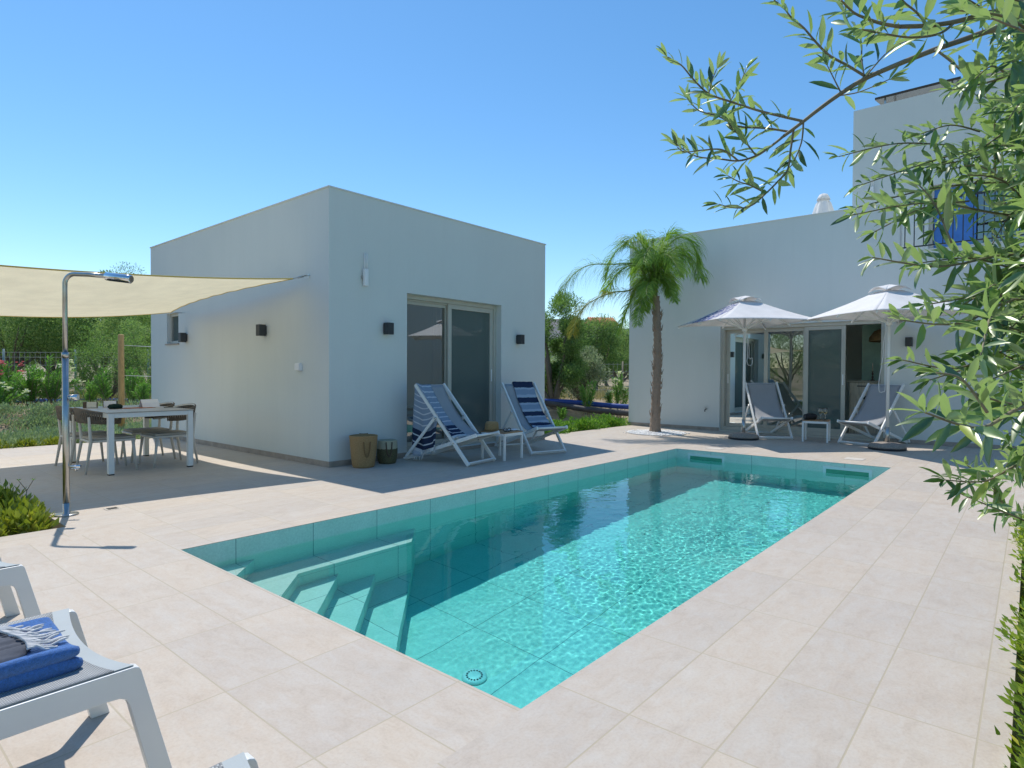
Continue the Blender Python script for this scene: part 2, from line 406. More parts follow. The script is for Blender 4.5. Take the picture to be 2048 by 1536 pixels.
M['steel'] = plain('brushed steel', (.50, .495, .47), .30, 1, .08, 30)
M['chrome'] = plain('chrome', (.75, .76, .78), .05, 1, .02)
M['teak'] = wood('teak slats', (.36, .20, .095), 0, 2)
M['pine'] = wood('pine post', (.50, .31, .12), 2, 1.3, .65)
M['dark_wood'] = wood('dark wood', (.10, .06, .035), 1)
M['sling'] = cloth('grey sling fabric', (.40, .41, .43), .12, 700)
M['canvas'] = cloth('white parasol canvas', (.91, .895, .88), .24, 600)
M['sail'] = cloth('cream shade net', (.90, .81, .57), .45, 260, .07)
M['sail_hem'] = cloth('yellow webbing', (.75, .58, .18), .15, 300)
M['rope'] = cloth('taupe rope', (.20, .165, .13), 0, 300, .2)
M['seat_pad'] = cloth('beige seat fabric', (.46, .42, .36), 0, 500)
M['chair_frame'] = plain('beige coated aluminium', (.62, .58, .52), .4, 0, .03)
M['table_top'] = plain('taupe ceramic top', (.40, .37, .33), .35, 0, .12, 4)
M['glass'] = glass_pane('window glass', (.58, .72, .68), 3.0)
M['screen'] = screenmat('insect screen', (.15, .19, .175), .30)
M['concrete'] = plain('pebble concrete', (.30, .255, .215), .9, 0, .45, 90, .8, 120)
M['soil'] = plain('reddish soil', (.30, .20, .12), .95, 0, .35, 5, .8, 40)
M['pebble'] = plain('white pebbles', (.80, .79, .77), .7, 0, .1, 30)
M['bark'] = wood('olive bark', (.17, .14, .105), 2, 2, .9)
M['twig'] = plain('olive twig', (.22, .19, .125), .7, 0, .3, 12)
M['olive'] = leafmat('olive leaf near', (.026, .085, .020), (.22, .37, .085), (.33, .44, .23), .38, .50, (.42, .50, .10), .13)
M['olive_far'] = leafmat('olive leaf far', (.07, .17, .035), (.26, .40, .11), (.32, .43, .19), .55, .46)
M['olive_dark'] = leafmat('dark tree leaf', (.045, .12, .025), (.18, .30, .065), (.21, .33, .12), .55, .46)
M['olive_silver'] = leafmat('silver leaf', (.13, .18, .10), (.32, .38, .26), (.38, .44, .34), .5, .3)
M['oleander'] = leafmat('oleander leaf', (.07, .20, .03), (.22, .44, .07), (.20, .38, .10), .4, .42)
M['flower_pink'] = leafmat('pink petals', (.55, .07, .16), (.80, .30, .40), None, .6, .4)
M['flower_white'] = leafmat('white petals', (.72, .72, .62), (.85, .84, .78), None, .6, .4)
M['cover'] = leafmat('grey green ground cover', (.19, .27, .15), (.42, .50, .34), None, .6, .3)
M['lush'] = leafmat('bright green leaf', (.09, .23, .03), (.27, .46, .07), None, .45, .35, (.36, .45, .09))
M['yellow_green'] = leafmat('yellow green leaf', (.16, .22, .03), (.42, .44, .06), None, .45, .35, (.60, .50, .10))
M['hedge'] = leafmat('hedge leaf', (.14, .25, .03), (.46, .54, .075), None, .45, .45, (.66, .60, .09))
M['palm_leaf'] = leafmat('palm leaflet', (.13, .25, .035), (.38, .54, .10), None, .65, .48, (.42, .52, .10))
M['palm_gold'] = leafmat('drying palm leaflet', (.20, .24, .035), (.48, .40, .07), None, .5, .4, (.60, .42, .10))
M['palm_trunk'] = wood('palm trunk fibre', (.29, .22, .165), 2, 3.0, .95)
M['dry_grass'] = leafmat('dry grass', (.22, .20, .08), (.46, .38, .20), None, .6, .3)
M['pipe_blue'] = plain('blue hose', (.015, .055, .28), .45, 0, .15)
M['pipe_dark'] = plain('black pipe', (.05, .05, .055), .6, 0, .3)
M['basket'] = wicker('honey wicker', (.42, .24, .095), (.62, .41, .19))
M['basket_two'] = wicker('dark seagrass', (.07, .075, .04), (.26, .22, .10), (.66, .62, .44), .19)
M['inside_dark'] = plain('dark inside', (.03, .028, .025), .9)
M['blue_terry'] = terry('blue terry towel', (.085, .25, .66))
M['grey_weave'] = cloth('grey slub weave', (.115, .125, .15), 0, 150, .5)
M['fringe'] = cloth('white cotton fringe', (.75, .75, .74), .1, 500)
M['paper'] = plain('white paper', (.82, .80, .82), .8, 0, .02)
M['navy'] = plain('navy cover', (.02, .025, .035), .5)
M['pages'] = plain('book pages', (.72, .68, .58), .8, 0, .05)
M['red_cloth'] = cloth('terracotta cloth', (.42, .16, .09), 0, 300)
M['green_bag'] = cloth('dark green pouch', (.012, .035, .03), 0, 300)
M['roof_tile'] = plain('terracotta tiles', (.46, .20, .10), .85, 0, .3, 3)
M['far_wall'] = plain('far render', (.42, .36, .30), .9, 0, .1, 2)
M['panel'] = plain('solar panel', (.05, .05, .055), .2, .2, .1)
M['blue_paint'] = plain('blue shutter', (.06, .20, .55), .5, 0, .1)
# ------------------------------------------------------------------ light
SUN_DIR = Vector((.2985 * .477, .9544 * .477, .879)).normalized()
w = bpy.data.worlds.new('World'); sc.world = w; w.use_nodes = True
nt = w.node_tree; bg = nt.nodes['Background']
sky = nt.nodes.new('ShaderNodeTexSky'); sky.sky_type = 'NISHITA'; sky.sun_disc = False
sky.sun_elevation = math.asin(SUN_DIR.z); sky.sun_rotation = math.atan2(SUN_DIR.x, SUN_DIR.y)
sky.altitude = 0; sky.air_density = SKY_AIR; sky.dust_density = SKY_DUST; sky.ozone_density = SKY_OZONE
hs = nt.nodes.new('ShaderNodeHueSaturation'); hs.inputs['Saturation'].default_value = SKY_SAT; hs.inputs['Hue'].default_value = .495
nt.links.new(sky.outputs[0], hs.inputs['Color']); nt.links.new(hs.outputs[0], bg.inputs[0]); bg.inputs[1].default_value = SKY_STRENGTH
lamp = bpy.data.lights.new('sun', 'SUN'); lamp.energy = SUN_STRENGTH; lamp.angle = R(.5); lamp.color = (1, .945, .87)
lamp.cycles.is_caustics_light = True
lo = bpy.data.objects.new('sun', lamp); col.objects.link(lo); lo.rotation_euler = SUN_DIR.to_track_quat('Z', 'Y').to_euler()
sc.view_settings.view_transform = 'Standard'; sc.view_settings.look = 'None'; sc.view_settings.exposure = EXPOSURE; sc.view_settings.gamma = 1
sc.cycles.use_denoising = True; sc.cycles.max_bounces = 14; sc.cycles.transparent_max_bounces = 24
sc.cycles.diffuse_bounces = 5; sc.cycles.glossy_bounces = 6; sc.cycles.transmission_bounces = 10

# ------------------------------------------------------------------ sizes read off the place
PX0, PX1, PY0, PY1 = 1.502, 8.292, 1.236, 3.918          # pool
WATER, POOL_D = -.128, -1.39
GX0, GX1, GY0, GY1, GH = 3.918, 7.94, 6.069, 11.42, 3.175  # guest house
MX, MY1, MH = 11.424, 6.49, 3.843                          # main house face, its left end, parapet

# ------------------------------------------------------------------ ground
def bank_y(x):
    t = min(1, max(0, (x - 4.5) / 4.0)); return 13.4 * (1 - t) + 8.9 * t
def ground_z(x, y):
    b = bank_y(x); z = -.10 + .42 * min(1, max(0, (y - b + .35) / .7))
    if y < b: z += .04 * max(0, min(1, (y - 6.9) / 1))
    far = math.hypot(x, y)
    z += .05 * (noise.noise((x * .5, y * .5, 0)) ) * (1 if y > b else .3)
    if far > 45: z += .012 * (far - 45)
    return z
xs = sorted(set([-900,-400,-180,-90,-50,-30,-20,-14,-9,-6] + [round(-4 + .5 * i, 2) for i in range(0, 60)] + [PX0-.06, PX1+.06] + [26+i*3 for i in range(1,9)] + [60,80,110,160,300,600,900]))
ys = sorted(set([-60,-30,-15,-8,-4,-2,-1] + [PY0-.06, PY1+.06, .5, 5, 6, 6.5] + [round(7 + .35 * i, 2) for i in range(0, 28)] + [17+i*1.2 for i in range(0,16)] + [38,44,52,64,80,110,160,300,600,900]))
mb = MB(); idx = {}
for i, x in enumerate(xs):
    for j, y in enumerate(ys): idx[i, j] = len(mb.v); mb.v.append((x, y, ground_z(x, y)))
for i in range(len(xs)-1):
    for j in range(len(ys)-1):
        cx, cy = (xs[i]+xs[i+1])/2, (ys[j]+ys[j+1])/2
        if PX0-.06 < cx < PX1+.06 and PY0-.06 < cy < PY1+.06: continue
        mb.f.append((idx[i,j], idx[i+1,j], idx[i+1,j+1], idx[i,j+1])); mb.s.append(True); mb.m.append(0)
g = NT('dry garden earth'); q = g.coord()
a = g.ramp(g.noise(q, .55, 6, .65, .5), [(.3, (.26, .185, .115)), (.5, (.36, .27, .17)), (.7, (.40, .33, .215))])
b = g.ramp(g.noise(q, 6, 5, .7), [(.3, (.17, .125, .075)), (.6, (.42, .34, .23))])
gr = g.mix(g.ramp(g.noise(q, .35, 5, .7), [(.46, (0,0,0)), (.62, (.75,.75,.75))]), g.mix(.45, a, b), (.17, .18, .07))
g.base(gr); g.set(Roughness=.95); g.bump(g.noise(q, 14, 5, .7), .7, .03); M['earth'] = g.mat
struct(mb.build('ground', M['earth']))

# distant hill
mb = MB(); rows = []
for i in range(9):
    t = i / 8; row = []
    for j in range(121):
        an = R(-25 + 150 * j / 120); d = 1050 - 420 * (1 - t)
        hgt = 105 * (.62 + .38 * noise.noise((an * 2.1, .3, 1.7)) + .22 * noise.noise((an * 7, 2, 5)))
        hgt *= math.sin(t * PI / 2) ** 1.3
        hgt += 5 * noise.noise((an * 26, t * 6, 3)) * t - 2 * (1 - t)
        row.append((d * math.cos(an), d * math.sin(an), hgt))
    rows.append(row)
mb.sheet(rows)
h = NT('scrubby hillside'); q = h.coord()
h.base(h.mix(h.ramp(h.noise(q, .05, 7, .7), [(.42, (0,0,0)), (.58, (1,1,1))]), (.235, .215, .225), (.15, .165, .155))); h.set(Roughness=1)
h.b.inputs['Specular IOR Level'].default_value = 0
struct(mb.build('hill', h.mat))

# ------------------------------------------------------------------ terrace
BED_X, BED_Y0, BED_Y1 = 1.205, 5.09, 6.75
def on_terrace(x, y):
    if PX0 < x < PX1 and PY0 < y < PY1: return False
    if x < BED_X and BED_Y0 < y < BED_Y1: return False
    if x > GX1 and y > 6.45: return False
    if GX0 + .05 < x < GX1 and y > GY0 + .05: return False
    if x > MX + .05: return False
    return True
tx = sorted([-5, BED_X, PX0, PX1, GX0 + .05, GX1, MX + .05]); ty = sorted([.03, PY0, PY1, 4.75, BED_Y0, BED_Y1, GY0 + .05, 6.45, 10.88])
mb = MB()
for i in range(len(tx)-1):
    for j in range(len(ty)-1):
        a, b, c, d = tx[i], tx[i+1], ty[j], ty[j+1]
        if not on_terrace((a+b)/2, (c+d)/2): continue
        mi = 1 if (b <= PX0 + .001 and d <= 4.76 and c >= PY0 - .01) else 0
        mb.add([(a,c,0),(b,c,0),(b,d,0),(a,d,0)], [(0,1,2,3)], False, mi)
        for (ox, oy, p, q_) in ((-.01,0,(a,d),(a,c)),(.01,0,(b,c),(b,d)),(0,-.01,(a,c),(b,c)),(0,.01,(b,d),(a,d))):
            mx_, my_ = (p[0]+q_[0])/2 + ox, (p[1]+q_[1])/2 + oy
            inpool = PX0 < mx_ < PX1 and PY0 < my_ < PY1
            if inpool: continue
            out = i == 0 and ox < 0 or i == len(tx)-2 and ox > 0 or j == 0 and oy < 0 or j == len(ty)-2 and oy > 0
            if out or not on_terrace(mx_, my_):
                mb.add([(p[0],p[1],0),(q_[0],q_[1],0),(q_[0],q_[1],-.14),(p[0],p[1],-.14)], [(3,2,1,0)], False, mi)
struct(mb.build('terrace_paving', [M['paving'], M['paving_turned']]))

# ------------------------------------------------------------------ pool
pool = thing('swimming_pool', 'long rectangular pool with grey green tiles and corner steps', 'pool')
PT = [M['pool_floor'], M['pool_x'], M['pool_y']]
recv = []
mb = MB()
X0, X1, Y0, Y1, D = PX0, PX1, PY0, PY1, POOL_D
mb.add([(X0,Y0,D),(X1,Y0,D),(X1,Y1,D),(X0,Y1,D)], [(0,1,2,3)], False, 0)
for (p, q_, mi) in (((X0,Y0),(X1,Y0),1),((X1,Y1),(X0,Y1),1),((X1,Y0),(X1,Y1),2),((X0,Y1),(X0,Y0),2)):
    mb.add([(p[0],p[1],D),(q_[0],q_[1],D),(q_[0],q_[1],-.002),(p[0],p[1],-.002)], [(3,2,1,0)], False, mi)
recv.append(mb.build('basin', PT, pool))
yb = 3.655
mb = MB(); mb.prism([(X0+.001,yb),(3.09,yb),(3.353,Y1-.001),(X0+.001,Y1-.001)], D+.001, -.49, 0, 1); recv.append(mb.build('bench', PT, pool))
mb = MB(); mb.prism([(X0+.002,X0+1.958),(Y1-1.958,Y1-.002),(X0+.002,Y1-.002)], -.4905, -.25, 0, 1); recv.append(mb.build('step', PT, pool))
for c, z in ((-1.526,-.4915),(-1.22,-.72),(-.905,-.95),(-.56,-1.17)):
    mb = MB(); mb.prism([(X0+.0015,X0-c),(yb+c,yb+.002),(X0+.0015,yb+.002)], D+.0015, z, 0, 1); recv.append(mb.build('step', PT, pool))
for y0, y1 in ((3.22, 3.728), (1.44, 1.952)):
    fr = MB(); x = X1
    for (a, b, c, d) in ((y0-.012,y1+.012,-.084,-.055),(y0-.012,y1+.012,-.212,-.186),(y0-.012,y0+.022,-.186,-.084),(y1-.022,y1+.012,-.186,-.084)): fr.box((x-.012,a,c),(x+.0,b,d))
    o = fr.build('skimmer_frame', M['white_plastic'], pool)
    fl = MB(); fl.box((x-.006,y0+.022,-.186),(x-.0005,y1-.022,-.082)); fl.build('skimmer_flap', M['skim'] if 'skim' in M else plain('skimmer mouth', (.08,.34,.22), .5), o)
dr = MB(); cx, cy = 2.56, 2.46
dr.lathe([(.075, 0), (.075, .012), (.055, .022), (.02, .026), (0.0001, .026)], 28, (cx, cy, D + .001))
o = dr.build('floor_drain', M['white_plastic'], pool); recv.append(o)
sl = MB()
for k in range(16):
    an = 2*PI*k/16; sl.beam((cx+.04*math.cos(an), cy+.04*math.sin(an), D+.0255), (cx+.05*math.cos(an), cy+.05*math.sin(an), D+.0235), .01, .006)
sl.build('drain_slot', M['drain_grey'] if 'drain_grey' in M else plain('drain grey', (.16,.22,.21), .5), o)
for o in recv: o.cycles.is_caustics_receiver = True

# water body, its surface rippled, calmer at the near end
NX, NY = 620, 246; e = .004
gx = np.linspace(X0-e, X1+e, NX+1); gy = np.linspace(Y0-e, Y1+e, NY+1)
V = []
for y in gy:
    for x in gx:
        calm = min(1, max(.10, (x - 2.1 - .35 * (3.0 - y)) / 2.2)); wl = min(1, max(.0, (4.0 - y) / .9)) * .75 + .25
        mod = .85 + .5*noise.noise((x*.9, y*1.1, 6.5)) ; hgt = WAVE * mod * calm * wl * (1.1 * noise.noise((x*7+y*2, y*8.5, .3)) + .75 * noise.noise((x*17, y*19+x*3, 4.)) + .40 * noise.noise((x*36, y*38, 9.)))
        hgt += .0006 * noise.noise((x*3.5+y*3, y*3-x*2, 2.2))
        V.append((x, y, WATER + hgt))
fs = [(j*(NX+1)+i, j*(NX+1)+i+1, (j+1)*(NX+1)+i+1, (j+1)*(NX+1)+i) for j in range(NY) for i in range(NX)]
mb = MB(); mb.v = V; mb.f = fs; mb.s = [True]*len(fs); mb.m = [0]*len(fs)
ring = [i for i in range(NX+1)] + [j*(NX+1)+NX for j in range(1,NY+1)] + [NY*(NX+1)+i for i in range(NX-1,-1,-1)] + [j*(NX+1) for j in range(NY-1,0,-1)]
b0 = len(V); mb.v += [(V[k][0], V[k][1], D-.02) for k in ring]; n = len(ring)
for k in range(n): mb.f.append((ring[(k+1) % n], ring[k], b0+k, b0+(k+1) % n)); mb.s.append(False); mb.m.append(0)
mb.f.append(tuple(b0+k for k in range(n))[::-1]); mb.s.append(False); mb.m.append(0)
m = NT('pool water'); m.t.nodes.remove(m.b)
gl = m.n('ShaderNodeBsdfGlass'); gl.inputs['IOR'].default_value = 1.33; gl.inputs['Roughness'].default_value = 0; m.l(gl.outputs[0], m.o.inputs[0])
va = m.n('ShaderNodeVolumeAbsorption'); va.inputs['Color'].default_value = (*WATER_COL, 1)
ge = m.n('ShaderNodeNewGeometry'); sx = m.n('ShaderNodeSeparateXYZ'); m.l(ge.outputs['Position'], sx.inputs[0])
m.l(m.math('MULTIPLY', m.math('LESS_THAN', sx.outputs[2], WATER + .004), WATER_DEN), va.inputs['Density']); m.l(va.outputs[0], m.o.inputs['Volume'])
m.mat.cycles.volume_step_rate = .3
wo = struct(mb.build('pool_water', m.mat)); wo.cycles.is_caustics_caster = True

# flush covers in the paving
def cover(name, label, x, y, sx_, sy_, mat, slots=0):
    mb = MB(); mb.box((x-sx_/2, y-sy_/2, -.001), (x+sx_/2, y+sy_/2, .004)); o = mb.build(name, mat, None, .0015); tag(o, label, 'cover')
cover('skimmer_lid', 'pale square lid set in the paving above the skimmer nearest the palm', 8.68, 3.5, .22, .22, plain('stone lid', (.60, .55, .48), .6))
cover('skimmer_lid', 'pale square lid set in the paving above the skimmer near the open sliding door', 8.82, 1.72, .22, .22, plain('stone lid two', (.62, .57, .50), .6))
dg = thing('floor_grate', 'small square stainless floor drain in the paving beside the outdoor shower', 'drain', (1.60, 5.49, 0))
mb = MB(); mb.box((-.05,-.05,0),(.05,.05,.003)); mb.build('grate_frame', plain('worn steel', (.5,.47,.42), .4, .6), dg, .001)
mb = MB()
for k in range(5): mb.box((-.035,-.034+.016*k,.003),(.035,-.028+.016*k,.0045))
mb.build('grate_slot', M['alu_dark'], dg)

# ------------------------------------------------------------------ guest house
gh = thing('guest_house', 'flat roofed white cube house with one sliding glass door beside the pool', 'house')
DX0, DX1, DZ0, DZ1 = 5.05, 6.866, .05, 2.10
mb = MB(); T = .22
plane_wall(mb, (0, GY0, 0), (1,0,0), (0,0,1), (0,-1,0), GX0, GX1, -.1, GH, [(DX0, DX1, DZ0, DZ1)], T)
plane_wall(mb, (GX0, 0, 0), (0,1,0), (0,0,1), (-1,0,0), GY0 + T, GY1, -.1, GH, [(10.27, 10.73, 1.535, 2.02)], T)
plane_wall(mb, (GX1, 0, 0), (0,1,0), (0,0,1), (1,0,0), GY0 + T, GY1, -.1, GH, [], T)
plane_wall(mb, (0, GY1, 0), (1,0,0), (0,0,1), (0,1,0), GX0 + T, GX1 - T, -.1, GH, [], T)
o = mb.build('wall', M['wall'], gh)
mb = MB(); mb.box((GX0+T, GY0+T, 2.72), (GX1-T, GY1-T, 2.92)); mb.build('roof', M['wall'], gh)
mb = MB(); mb.box((GX0-.012, GY0-.012, GH), (GX1+.012, GY1+.012, GH+.018)); mb.build('coping', M['wall'], gh, .003)
mb = MB(); mb.box((GX0+T, GY0+T, -.02), (GX1-T, GY1-T, .04)); mb.build('floor', M['skirting'], gh)
mb = MB(); mb.box((GX0-.009, GY0-.009, 0), (DX0-.004, GY0-.0005, .066)); mb.box((GX0-.009, GY0, 0), (GX0-.0005, GY1, .066)); mb.build('skirting', M['skirting'], gh, .002)
mb = MB(); mb.box((DX1+.004, GY0-.009, 0), (GX1+.009, GY0-.0005, .066)); mb.build('skirting', M['skirting'], gh, .002)
mb = MB(); mb.box((DX0, GY0-.012, .0), (DX1, GY0+.2, .048)); mb.build('door_sill', M['skirting'], gh, .002)
def frame_rect(mb, P, a, b, c, d, wd, dep):
    """four bars of a frame between a..b, c..d; P maps (u, v, depth) to the box corners"""
    mb.box(P(a, c, 0), P(a+wd, d, dep)); mb.box(P(b-wd, c, 0), P(b, d, dep)); mb.box(P(a+wd, d-wd, .0007), P(b-wd, d, dep-.0007)); mb.box(P(a+wd, c, .0007), P(b-wd, c+wd, dep-.0007))
def sash(parent, P, a, b, c, d, wd, dep, fill, handle=None, name='sliding_panel', fill_name='glass_pane'):
    mb = MB(); frame_rect(mb, P, a, b, c, d, wd, dep); o = mb.build(name, M['alu'], parent, .003)
    mb = MB(); p, q_ = P(a+wd, c+wd, dep*.5), P(b-wd, d-wd, dep*.5)
    mb.add([p, (q_[0], q_[1], p[2]), q_, (p[0], p[1], q_[2])], [(0,1,2,3)]); mb.build(fill_name, fill, o)
    if handle:
        mb = MB(); u, v = handle; mb.box(P(u-.011, v-.09, -.012), P(u+.011, v+.09, -.001)); mb.build('handle', M['white_metal'], o, .004)
    return o
Pg = lambda u, v, dd: (u, GY0 + .10 + dd, v)
mb = MB(); frame_rect(mb, Pg, DX0, DX1, DZ0, DZ1, .055, .11)
mb.box(Pg(DX0+.055, DZ1-.075, .04), Pg(DX1-.055, DZ1-.055, .05)); mb.build('door_frame', M['alu'], gh, .003)
sash(gh, lambda u, v, dd: (u, GY0+.165+dd, v), DX0+.055, 5.93, DZ0+.055, DZ1-.056, .06, .035, M['glass'], None)
sash(gh, lambda u, v, dd: (u, GY0+.118+dd, v), 5.885, DX1-.056, DZ0+.055, DZ1-.056, .065, .035, M['screen'], (6.77, 1.05), 'screen_panel', 'insect_screen')
sash(gh, lambda u, v, dd: (u, GY0+.178+dd, v), 5.95, DX1-.056, DZ0+.055, DZ1-.056, .06, .03, M['glass'], None)
mb = MB(); frame_rect(mb, lambda u, v, dd: (GX0+.05+dd, u, v), 10.27, 10.73, 1.535, 2.02, .045, .06)
o = mb.build('window', M['alu'], gh, .003)
mb = MB(); mb.add([(GX0+.08,10.315,1.58),(GX0+.08,10.685,1.58),(GX0+.08,10.685,1.975),(GX0+.08,10.315,1.975)], [(0,1,2,3)]); mb.build('pane', M['screen'], o)
mb = MB(); mb.box((GX0-.025, 10.24, 1.512), (GX0+.05, 10.76, 1.534)); mb.build('window_sill', M['skirting'], gh, .003)
# inside, seen through the glass
cur = MB(); rows = []
for i in range(2):
    rows.append([(5.93 + .0034*j, 6.55 + .035*math.sin(j*.55) + .01*math.sin(j*1.3), .06 + 2.1*i) for j in range(90)])
cur.sheet(rows); o = cur.build('curtain', cloth('sheer curtain', (.66,.68,.66), .3, 300)); tag(o, 'pale floor length curtain hanging inside behind the single house glass door', 'curtain')
bed = thing('bed', 'low bed with white bedding inside the small cube house', 'bed', (6.3, 9.0, .04))
mb = MB(); mb.box((-.8,-1,.0),(.8,1,.28)); mb.build('bed_base', M['dark_wood'], bed, .01)
mb = MB(); mb.box((-.79,-.99,.281),(.79,.99,.46)); mb.build('mattress', M['canvas'], bed, .04)
mb = MB(); mb.box((-.7,.6,.461),(-.05,.95,.58)); mb.build('pillow', M['canvas'], bed, .05)
mb = MB(); mb.box((.05,.6,.461),(.7,.95,.58)); mb.build('pillow', M['canvas'], bed, .05)

# ------------------------------------------------------------------ main house
mh = thing('main_house', 'large white two storey house with balcony and wide sliding doors behind the parasols', 'house')
MYR = -7.0; EY0, EY1, EZ0, EZ1 = 1.822, 4.532, .0, 1.985
mb = MB(); BX = 12.62; BTOP = 5.915; BY1 = 2.56
# face along the terrace; the notch on top holds the balcony railing
plane_wall(mb, (MX, 0, 0), (0,1,0), (0,0,1), (-1,0,0), MYR, MY1, -.1, MH, [(EY0, EY1, EZ0, EZ1), (MYR-.1, 1.635, 3.03, MH+.1)], .24)
plane_wall(mb, (0, MY1, 0), (1,0,0), (0,0,1), (0,1,0), MX+.24, 17.5, -.1, MH, [], .24)
plane_wall(mb, (0, MYR, 0), (1,0,0), (0,0,1), (0,-1,0), MX+.24, 17.5, -.1, 3.03, [], .24)
plane_wall(mb, (17.5, 0, 0), (0,1,0), (0,0,1), (1,0,0), MYR, MY1, -.1, MH, [], .24)
mb.build('wall', M['wall'], mh)
mb = MB(); mb.box((MX+.24, MYR+.24, 2.72), (17.26, MY1-.24, 2.95)); mb.build('terrace_roof', M['wall'], mh)
mb = MB(); mb.box((MX-.012, 1.635, MH), (MX+.252, MY1+.012, MH+.018)); mb.box((MX-.012, MYR, 3.0305), (MX+.252, 1.62, 3.046)); mb.build('coping', M['wall'], mh, .003)
mb = MB()
plane_wall(mb, (BX, 0, 0), (0,1,0), (0,0,1), (-1,0,0), MYR+.3, BY1, 2.95, BTOP, [(-.75, 1.39, 2.99, 4.33)], .24)
plane_wall(mb, (0, BY1, 0), (1,0,0), (0,0,1), (0,1,0), BX+.24, 17.2, 2.95, BTOP, [], .24)
plane_wall(mb, (17.2, 0, 0), (0,1,0), (0,0,1), (1,0,0), MYR+.3, BY1, 2.95, BTOP, [], .24)
mb.box((BX+.24, MYR+.5, BTOP-.3), (16.95, BY1-.24, BTOP-.1)); mb.box((BX+.24, MYR+.3, 2.95),(17.2, MYR+.5, BTOP)); mb.build('upper_storey', M['wall'], mh)
mb = MB(); mb.box((MX+.24, MYR+.24, -.03), (17.26, MY1-.24, .02)); mb.build('floor', plain('pale indoor floor', (.62,.58,.52), .4), mh)
mb = MB(); mb.box((MX-.009, EY1+.004, 0), (MX-.0005, MY1+.009, .066)); mb.build('skirting', M['skirting'], mh, .002)
mb = MB(); mb.box((MX-.009, MYR, 0), (MX-.0005, EY0-.004, .066)); mb.build('skirting', M['skirting'], mh, .002)
Pm = lambda dx: (lambda u, v, dd: (MX + dx + dd, u, v))
mb = MB(); frame_rect(mb, Pm(.06), EY0, EY1, EZ0+.03, EZ1, .06, .15); mb.box((MX-.01, EY0, .0), (MX+.2, EY1, .0295)); mb.build('door_frame', M['alu'], mh, .003)
sash(mh, Pm(.165), 3.70, EY1-.06, .09, EZ1-.06, .065, .035, M['glass'], (4.435, 1.0))
sash(mh, Pm(.125), 3.02, 3.757, .09, EZ1-.06, .065, .035, M['glass'], (3.05, 1.0))
sash(mh, Pm(.085), 2.405, 3.055, .09, EZ1-.06, .065, .033, M['screen'], (2.44, 1.0), 'screen_panel', 'insect_screen')
sash(mh, Pm(.165), 2.46, 3.10, .09, EZ1-.06, .06, .034, M['glass'], None)
# balcony
mb = MB(); mb.beam((MX+.1, -4.5, 3.82), (MX+.1, 1.63, 3.82), .04, .035); mb.beam((MX+.1, -4.5, 3.12), (MX+.1, 1.63, 3.12), .03, .02)
o = mb.build('balcony_railing', M['dark_metal'], mh)
mb = MB()
for k in range(48): mb.beam((MX+.1, 1.58-.125*k, 3.12), (MX+.1, 1.58-.125*k, 3.81), .014, .014, (1,0,0))
mb.build('balusters', M['dark_metal'], o)
mb = MB(); frame_rect(mb, Pm(BX-MX+.05), -.75, 1.39, 2.99, 4.33, .07, .1); o = mb.build('balcony_door', M['alu'], mh, .003)
mb = MB(); mb.box((BX+.09, .74, 3.06), (BX+.11, 1.32, 4.26)); mb.build('shutter', M['blue_paint'], o)
mb = MB(); mb.add([(BX+.1,-.68,3.06),(BX+.1,.72,3.06),(BX+.1,.72,4.26),(BX+.1,-.68,4.26)], [(0,1,2,3)]); mb.build('pane', M['glass'], o)
# rooms
mb = MB(); mb.box((MX+3.0, 1.0, .02), (MX+3.1, 6.2, 2.71)); mb.build('inner_wall', M['wall_in'], mh)
mb = MB(); mb.box((12.9, 1.92, .02), (13.1, 2.42, 2.71)); mb.build('inner_pier', plain('pale green paint', (.62,.82,.68), .8), mh)
sb = thing('sideboard', 'pale wooden cabinet with a dark diamond inlay inside the open door', 'cabinet', (12.28, 2.1, .02))
mb = MB(); mb.box((-.17,-.40,0),(.17,.36,.93)); mb.build('cabinet_body', wood('limed oak', (.80,.66,.50), 2, 1), sb, .004)
mb = MB(); mb.box((-.20,-.43,.931),(.19,.39,.965)); mb.build('cabinet_top', wood('oak top', (.44,.38,.28), 1, 1), sb, .004)
mb = MB(); mb.box((-.178,-.36,.86),(-.1705,.24,.876)); mb.build('drawer_gap', M['inside_dark'], sb)
mb = MB(); mb.add([(-.176,.02,.78),(-.176,-.11,.655),(-.176,.02,.53),(-.176,.15,.655)], [(0,1,2,3)]); mb.build('diamond_inlay', M['green_bag'], sb)
for y, hh, cnd, lb in ((2.12, .16, .15, 'slim candlestick with a tall cream candle on the cabinet indoors'), (1.97, .20, .07, 'turned candlestick with a short amber candle on the cabinet indoors')):
    c = thing('candlestick', lb, 'candlestick', (12.2, y, .985), 0, 'candlesticks on the cabinet')
    mb = MB(); mb.lathe([(.035,0),(.034,.012),(.012,.025),(.018,hh*.4),(.009,hh*.55),(.018,hh*.75),(.009,hh*.9),(.022,hh)], 14); mb.build('holder', M['dark_wood'], c)
    mb = MB(); mb.lathe([(.011 if cnd > .1 else .022,hh),(.010 if cnd > .1 else .02,hh+cnd)], 12); mb.build('candle', plain('wax %.2f' % cnd, (.7,.6,.4) if cnd > .1 else (.5,.3,.1), .6), c)
pl = thing('pendant_lamp', 'wide wicker lampshade with drooping rim hanging inside the open door', 'lamp', (12.55, 1.66, 1.84))
mb = MB(); mb.lathe([(.58,-.16),(.575,-.09),(.50,.02),(.36,.08),(.16,.105),(.02,.11)], 32, caps=False); mb.lathe([(.56,-.15),(.49,.0),(.35,.062),(.02,.092)], 32, caps=False); mb.build('lamp_shade', M['basket'], pl)
mb = MB(); mb.tube([(0,0,.10),(0,0,.87)], .004, 6); mb.build('cord', M['black'], pl)
